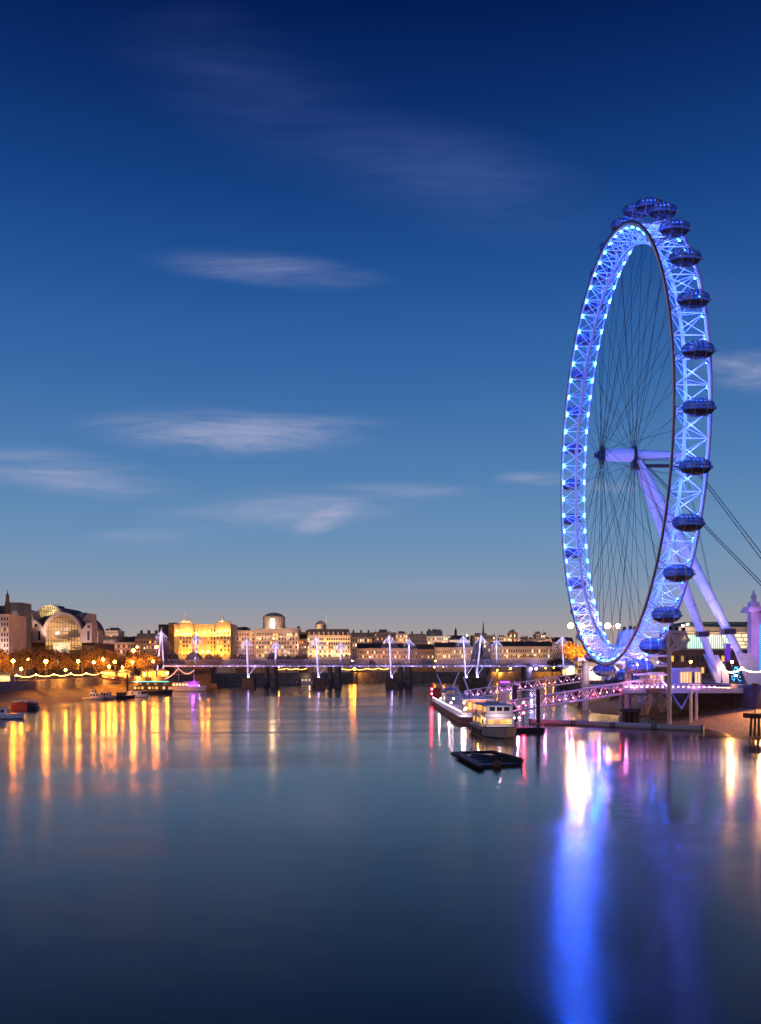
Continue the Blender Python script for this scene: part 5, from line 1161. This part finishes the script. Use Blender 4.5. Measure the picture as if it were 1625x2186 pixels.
# lit stalls behind the wall
def kiosk(label, px, py, Y, w, h, mt, E=1500, zb=7.9, grp='lit stalls on the promenades', col=(1, .6, .2)):
    x = PX(px, Y); root = thing('kiosk', label, 'kiosk', (x, Y, zb), grp)
    mb = MB(); mb.bx(x - w / 2, x + w / 2, Y, Y + 4, zb, zb + h); obj('wall', mb, PALEST, root, smooth=False)
    mb = MB(); mb.prism([(x - w / 2 - .4, zb + h + .01), (x + w / 2 + .4, zb + h + .01), (x, zb + h + 1.4)], Y - .5, Y + 4.4); obj('roof', mb, SLATE if grp.startswith('lit') else OFFW, root, smooth=False)
    n = max(2, int(w / 1.6))
    for k in range(n): inst('window', unit(mt), root, (x - w / 2 + (k + .5) * w / n, Y - .05, zb + h * .52), (w / n * .75, .1, h * .6))
    flood(root, (x, Y - 2.4, zb + h * .6), col, E, .2, .1); return root
kiosk('pale lit stall at the left edge behind the wall', 8, 1450, 350, 5, 3.2, WARMW, 2200)
kiosk('bright yellow lit stall under the low lamp near the gangway', 232, 1435, 480, 7, 3.6, ORANGEW, 3000, col=(1, .45, .1))
kiosk('second lit stall right of the bright one by the gangway', 262, 1440, 500, 8, 3.4, ORANGEW, 3000, col=(1, .45, .1))
kiosk('amber lit stall left of the first white mast', 318, 1438, 530, 8, 3.8, ORANGEW, 3000, col=(1, .42, .08))
kiosk('amber lit stall behind the first white mast', 345, 1440, 555, 8, 3.6, ORANGEW, 3000, col=(1, .42, .08))

# ------------------------------------------------------------------ right bank
for i, (px, lab) in enumerate(((1230, 'tall floodlight mast left of the wheel base with two starry lamps'), (1309, 'tall floodlight mast behind the wheel base with two starry lamps'))):
    Y = 392; root = thing('floodlight_mast', lab, 'floodlight', (PX(px, Y), Y, 9.2), 'floodlight masts by the wheel'); zt = PZ(1336, Y)
    mb = MB(); mb.tube((PX(px, Y), Y, 9.2), (PX(px, Y), Y, zt + .3), .22, .12, n=8); mb.tube((PX(px - 11, Y), Y, zt), (PX(px + 11, Y), Y, zt), .1, n=6); obj('pole', mb, DARKST, root)
    for d in (-11, 11):
        q = P(px + d, 1336, Y - .5); mb = MB(); mb.ell((q.x, q.y, q.z), 1.15 if d < 0 or i == 0 else .9, .7, 1.15 if d < 0 or i == 0 else .9, 12, 8); obj('floodlight', mb, FLOOD, root)
        lamp(root, (q.x, q.y - 1.5, q.z - .5), (1, .52, .2), 5000, .4)
a_, b_ = tree_meshes(21, 17, 9, 60, .5); TREES.append((mesh_of(a_, BARK), mesh_of(b_, surf('autumn_leaves', (.34, .17, .05), .9, var=.5, scale=.6), smooth=False)))
t_ = tree(PX(1234, 440), 440, 9.2, 4, 1.12, 1.2, 'tree glowing fiery orange and yellow beside the wheel base', None)
for px, py, e, c in ((1228, 1375, 11400, (1, .30, .04)), (1243, 1385, 26000, (1, .60, .06)), (1236, 1398, 12600, (1, .55, .1)), (1222, 1390, 10800, (1, .62, .3)), (1250, 1402, 7800, (1, .35, .05)), (1238, 1365, 7800, (1, .26, .03))):
    lamp(None, P(px, py, 430), c, e, .3, 'SPOT', P(px, py - 12, 444), 150)
for i, (px, Y, s) in enumerate(((1285, 440, .8), (1345, 430, .75), (1180, 560, .6))):
    tree(PX(px, Y), Y, 9.2, i, s, i, ['bare tree behind the bottom of the wheel', 'bare tree behind the white restraint tower', 'small bare tree by the right end of the bridge'][i], 'trees on the right bank')
for i, (px, py, Y, w) in enumerate(((1272, 1440, 345, 9), (1293, 1440, 352, 9), (1312, 1440, 360, 8), (1262, 1434, 400, 9), (1218, 1436, 500, 9))):
    kiosk(['white lit market stall left of the wheel bottom', 'pale lit market stall directly under the wheel bottom', 'lit market stall beside the central white column', 'lit stall set back behind the others under the orange tree', 'amber stall by the right end of the bridge'][i], px, py, Y, w, 4, WHITEW if i < 3 else WARMW, 9000, 9.2, 'market stalls by the wheel', (1, .8, .55))
# promenade carousel-like round shelter
mb = MB(); q = P(1286, 1440, 338); mb.lathe((q.x, q.y, 9.2), [(.4, 0), (.4, 3.4), (4.4, 3.5), (4.5, 3.9), (2.4, 5.4), (.3, 6.6), (.1, 7.6)], 16)
tag(obj('round_shelter', mb, surf('striped_canvas', (.5, .4, .42), .6)), 'round pointed canvas shelter under the bottom of the wheel', 'shelter')
# concert hall behind
Y = 600.0
rh = thing('concert_hall', 'long low hall with tall teal lit windows behind the support legs', 'building', (PX(1535, Y), Y, 9.2))
block(rh, 1448, 1660, 1338, Y, 40, surf('hall_stone', (.34, .28, .24), .8, var=.15, scale=.2), 9.2)
mb = MB(); mb.bx(PX(1470, Y), PX(1660, Y), Y + 2, Y + 38, PZ(1338, Y) + .01, PZ(1327, Y)); obj('roof', mb, surf('teal_roof', (.05, .10, .10), .6), rh, smooth=False)
mb = MB(); mb.bx(PX(1464, Y), PX(1660, Y), Y - 3, Y - .005, PZ(1389, Y), PZ(1386, Y)); mb.bx(PX(1464, Y), PX(1660, Y), Y - 2, Y - .005, PZ(1352, Y), PZ(1349.5, Y)); obj('ledge', mb, GOLDST, rh, smooth=False)
TEAL = litglass('teal_window', (.10, .42, .50), (.35, .75, .70), 1.0, (.4, .1, .3)); PALEW = glow('white_pane', (1, .86, .55), 1.5)
for k in range(20):
    inst('window', unit(TEAL), rh, (PX(1468.5 + k * 4.5, Y), Y - .2, PZ(1370, Y)), (1.0, .4, 8.6)); inst('lit_fin', unit(PALEW), rh, (PX(1470.8 + k * 4.5, Y), Y - .35, PZ(1370, Y)), (.22, .7, 9.0))
for r_ in range(4):
    for k in range(14): inst('window', unit(WHITEW if (k * 7 + r_ * 3) % 5 else TEAL), rh, (PX(1562 + k * 4.2, Y), Y - .25, PZ(1357 + r_ * 8, Y)), (1.0, .5, 1.7))
for px in (1475, 1500, 1525, 1550, 1580): flood(rh, (PX(px, Y), Y - 6, PZ(1356, Y)), (1, .72, .42), 2600, .3)
for px in (1458, 1468): q = P(px, 1333 if px > 1460 else 1336, Y - 4); inst('roof_floodlight', unit(WHITELT), rh, q, (1.2, 1.2, 1.2)); flood(rh, (q.x, q.y - 3, q.z), (1, .82, .5), 4000, .3)
lw = thing('brick_block', 'dark brick block below the lit hall, behind the orange lamp', 'building', (PX(1490, 420), 420, 9.2))
mb = MB(); mb.bx(PX(1425, 420), PX(1640, 420), 420, 434, 9.2, PZ(1391, 420)); obj('wall', mb, BROWNB, lw, smooth=False)
mb = MB(); mb.bx(PX(1424, 420), PX(1641, 420), 419.6, 434.3, PZ(1391, 420) + .003, PZ(1388, 420)); obj('parapet', mb, DCONC, lw, smooth=False)
windows(lw, PX(1430, 420), PX(1560, 420), 10, PZ(1394, 420), 420, 2, 12, .25, [DIMW, ORANGEW], .5, .5, 44)
# county hall corner
Y = 268.0
hb = thing('stone_hall', 'purple-lit rusticated stone hall with a tall blue window, right edge', 'building', (PX(1640, Y), Y, 9.2))
x0 = PX(1604, Y); PURST = surf('rusticated_stone', (.42, .34, .36), .7, var=.15, scale=.4)
mb = MB(); z = 9.2; k = 0
while z < 30.6:
    d = .12 if k % 2 else 0; mb.bx(x0 + d, x0 + 2.3 - d, Y + d, Y + 3, z, z + .86); z += .865; k += 1
obj('corner_pier', mb, PURST, hb, smooth=False)
mb = MB(); mb.bx(x0 + 2.31, x0 + 40, Y + .8, Y + 5, 9.2, 30.5); obj('wall', mb, PURST, hb, smooth=False)
mb = MB(); mb.bx(x0 - .9, x0 + 40, Y - .8, Y + 5.5, 30.7, 31.6); mb.bx(x0 - .4, x0 + 40, Y - .4, Y + 5.3, 31.605, 32.3); obj('cornice', mb, PURST, hb, smooth=False)
mb = MB(); mb.bx(x0 + .2, x0 + 2.6, Y + .2, Y + 3, 32.305, 33.6); mb.lathe((x0 + 1.3, Y + 1.5, 33.61), [(.9, 0), (.6, .5), (.9, 1.2), (.75, 1.9), (.25, 2.4), (.35, 2.9), (.05, 3.6)], 10); obj('urn', mb, PURST, hb)
mb = MB(); mb.prism([(x0 + 2.7, 13), (x0 + 6.2, 13)] + [(x0 + 4.45 + 1.75 * math.cos(math.pi * k / 10), 26 + 1.75 * math.sin(math.pi * k / 10)) for k in range(11)], Y + .45, Y + .79); bw = obj('arched_window', mb, glow('blue_window', (.03, .28, 1), 1.6), hb, smooth=False)
mb = MB()
for k in range(22): mb.bx(x0 + 2.72, x0 + 6.2, Y + .38, Y + .449, 13.2 + k * .6, 13.3 + k * .6)
obj('glazing_bars', mb, NAVY, bw, smooth=False)
flood(hb, (x0 - 2, Y - 6, 14), (.55, .25, 1), 6000, .3); flood(hb, (x0 + 3, Y - 6, 24), (.6, .25, 1), 3500, .3); flood(hb, (x0 - 1, Y - 3, 31), (.7, .3, 1), 900, .3)
# promenade lamps and string lights at right
for px, py, Y, lab in ((1475, 1413, 300, 'starry orange lamp over the lit pavilion beside the boarding pier'), (1563, 1413, 275, 'starry pale orange lamp between the two support feet')):
    q = P(px, py, Y); street_lamp(q.x, Y, 9.2, q.z, lab, 'promenade lamps by the wheel', SODIUM if px < 1500 else WARMLAMP, .42, 700, (1, .55, .18))
rp_ = [(1541, 1427, 262), (1584, 1427, 240), (1650, 1424, 222)]
rtops = []
for k, (px, py, Y) in enumerate(rp_):
    q = P(px, py, Y); rtops.append(q)
    street_lamp(q.x, Y, 9.96, q.z, ['white globe lamp on the river wall at the left end of the right string lights', 'white globe lamp on the river wall between the two support feet', 'globe lamp beyond the right edge'][k], 'globe lamps on the river wall', WHITELT, .42, 120, (1, .85, .65), name='wall_lamp', nm2='globe')
for k in range(2): festoon(['glowing white string of lights in front of the blue tree', 'glowing cream string of lights running out of the right edge'][k], rtops[k], rtops[k + 1], 1.1, FESTOONW, 'string lights on the river wall', .13)
# fender panels on the river wall
for k, (a, b_) in enumerate(((1518, 1536), (1541, 1578), (1585, 1632))):
    Ya = 95.0 * F / (a - CX); Yb = 95.0 * F / (b_ - CX)
    root = thing('fender_panel', ['short dark timber fender panel on the river wall, nearest the pier', 'middle dark timber fender panel on the river wall', 'dark timber fender panel on the river wall at the right edge'][k], 'fender', (95, (Ya + Yb) / 2, 5.6), 'timber fenders on the river wall')
    for j in range(4): mb = MB(); mb.bx(94.9, 95.25, Yb, Ya, 6.0 + j * .85, 6.6 + j * .85); obj('plank', mb, TIMBER, root, smooth=False)
    mb = MB()
    for t in (0, .5, 1): y_ = Yb + (Ya - Yb) * t; mb.bx(95.26, 95.5, y_ - .2, y_ + .2, 5.4, 9.6)
    obj('upright', mb, RTIMBER, root, smooth=False)
# blue christmas tree
q = P(1572, 1447, 262); xt = thing('christmas_tree', 'small cone tree covered in blue lights behind the white string', 'tree', (q.x, 262, 9.2))
mb = MB(); mb.tube((q.x, 262, 9.2), (q.x, 262, 10.4), .18, n=6); obj('trunk', mb, BARK, xt)
rr = random.Random(5); mb = MB(); ml = MB()
for k in range(700):
    t = rr.random() ** .8; a = rr.uniform(0, 6.28); rad = 1.5 * (1 - t) * rr.uniform(.6, 1.05) + .05; c = Vector((q.x + rad * math.cos(a), 262 + rad * math.sin(a), 10.2 + 4.4 * t))
    d = Vector((math.cos(a), math.sin(a), -.4)) * .3; w = Vector((-math.sin(a), math.cos(a), 0)) * .12
    mb.quad(c - d - w, c + d - w * .3, c + d + w * .3, c - d + w)
    if k % 9 == 0: ml.ell(tuple(c + d * .8), .07, .07, .07, 5, 4)
obj('foliage', mb, surf('fir_needles', (.03, .06, .03), .8), xt, smooth=False); o = obj('fairy_lights', ml, XMASLT, xt); o['kind'] = 'stuff'
# purple banner
bn = thing('banner', 'tall narrow purple banner on a post between the support legs', 'banner', (PX(1548, 285), 285, 9.2))
mb = MB(); mb.tube((PX(1548, 285), 285, 9.2), (PX(1548, 285), 285, PZ(1372, 285)), .12, n=8); obj('post', mb, GREYP, bn)
mb = MB(); mb.bx(PX(1550, 285), PX(1560, 285), 284.96, 285.04, PZ(1412, 285), PZ(1374, 285)); obj('cloth', mb, surf('purple_cloth', (.12, .03, .45), .6), bn, smooth=False)
lamp(bn, (PX(1553, 285), 281, PZ(1395, 285)), (.5, .25, 1), 500, .2)
# spots added to light the beach, beside small amber wall lamps
for px, Y, e in ((1505, 246, 22000), (1560, 226, 28000), (1640, 205, 24000)):
    x = 94.2; q = Vector((x, Y, 10.8))
    street_lamp(x + 1.6, Y, 9.96, 12.2, {1505: 'small amber lamp on the wall above the beach, beside the pier', 1560: 'small amber lamp on the wall above the middle of the beach', 1640: 'small amber lamp on the wall beyond the right edge'}[px], 'amber lamps above the beach', SODIUM2, .2, 1, (1, .48, .12), name='wall_lamp', nm2='globe', light=False)
    lamp(None, (x, Y, 11.5), (1, .42, .09), e, .2, 'SPOT', (x - 9, Y - 4, 1), 130)
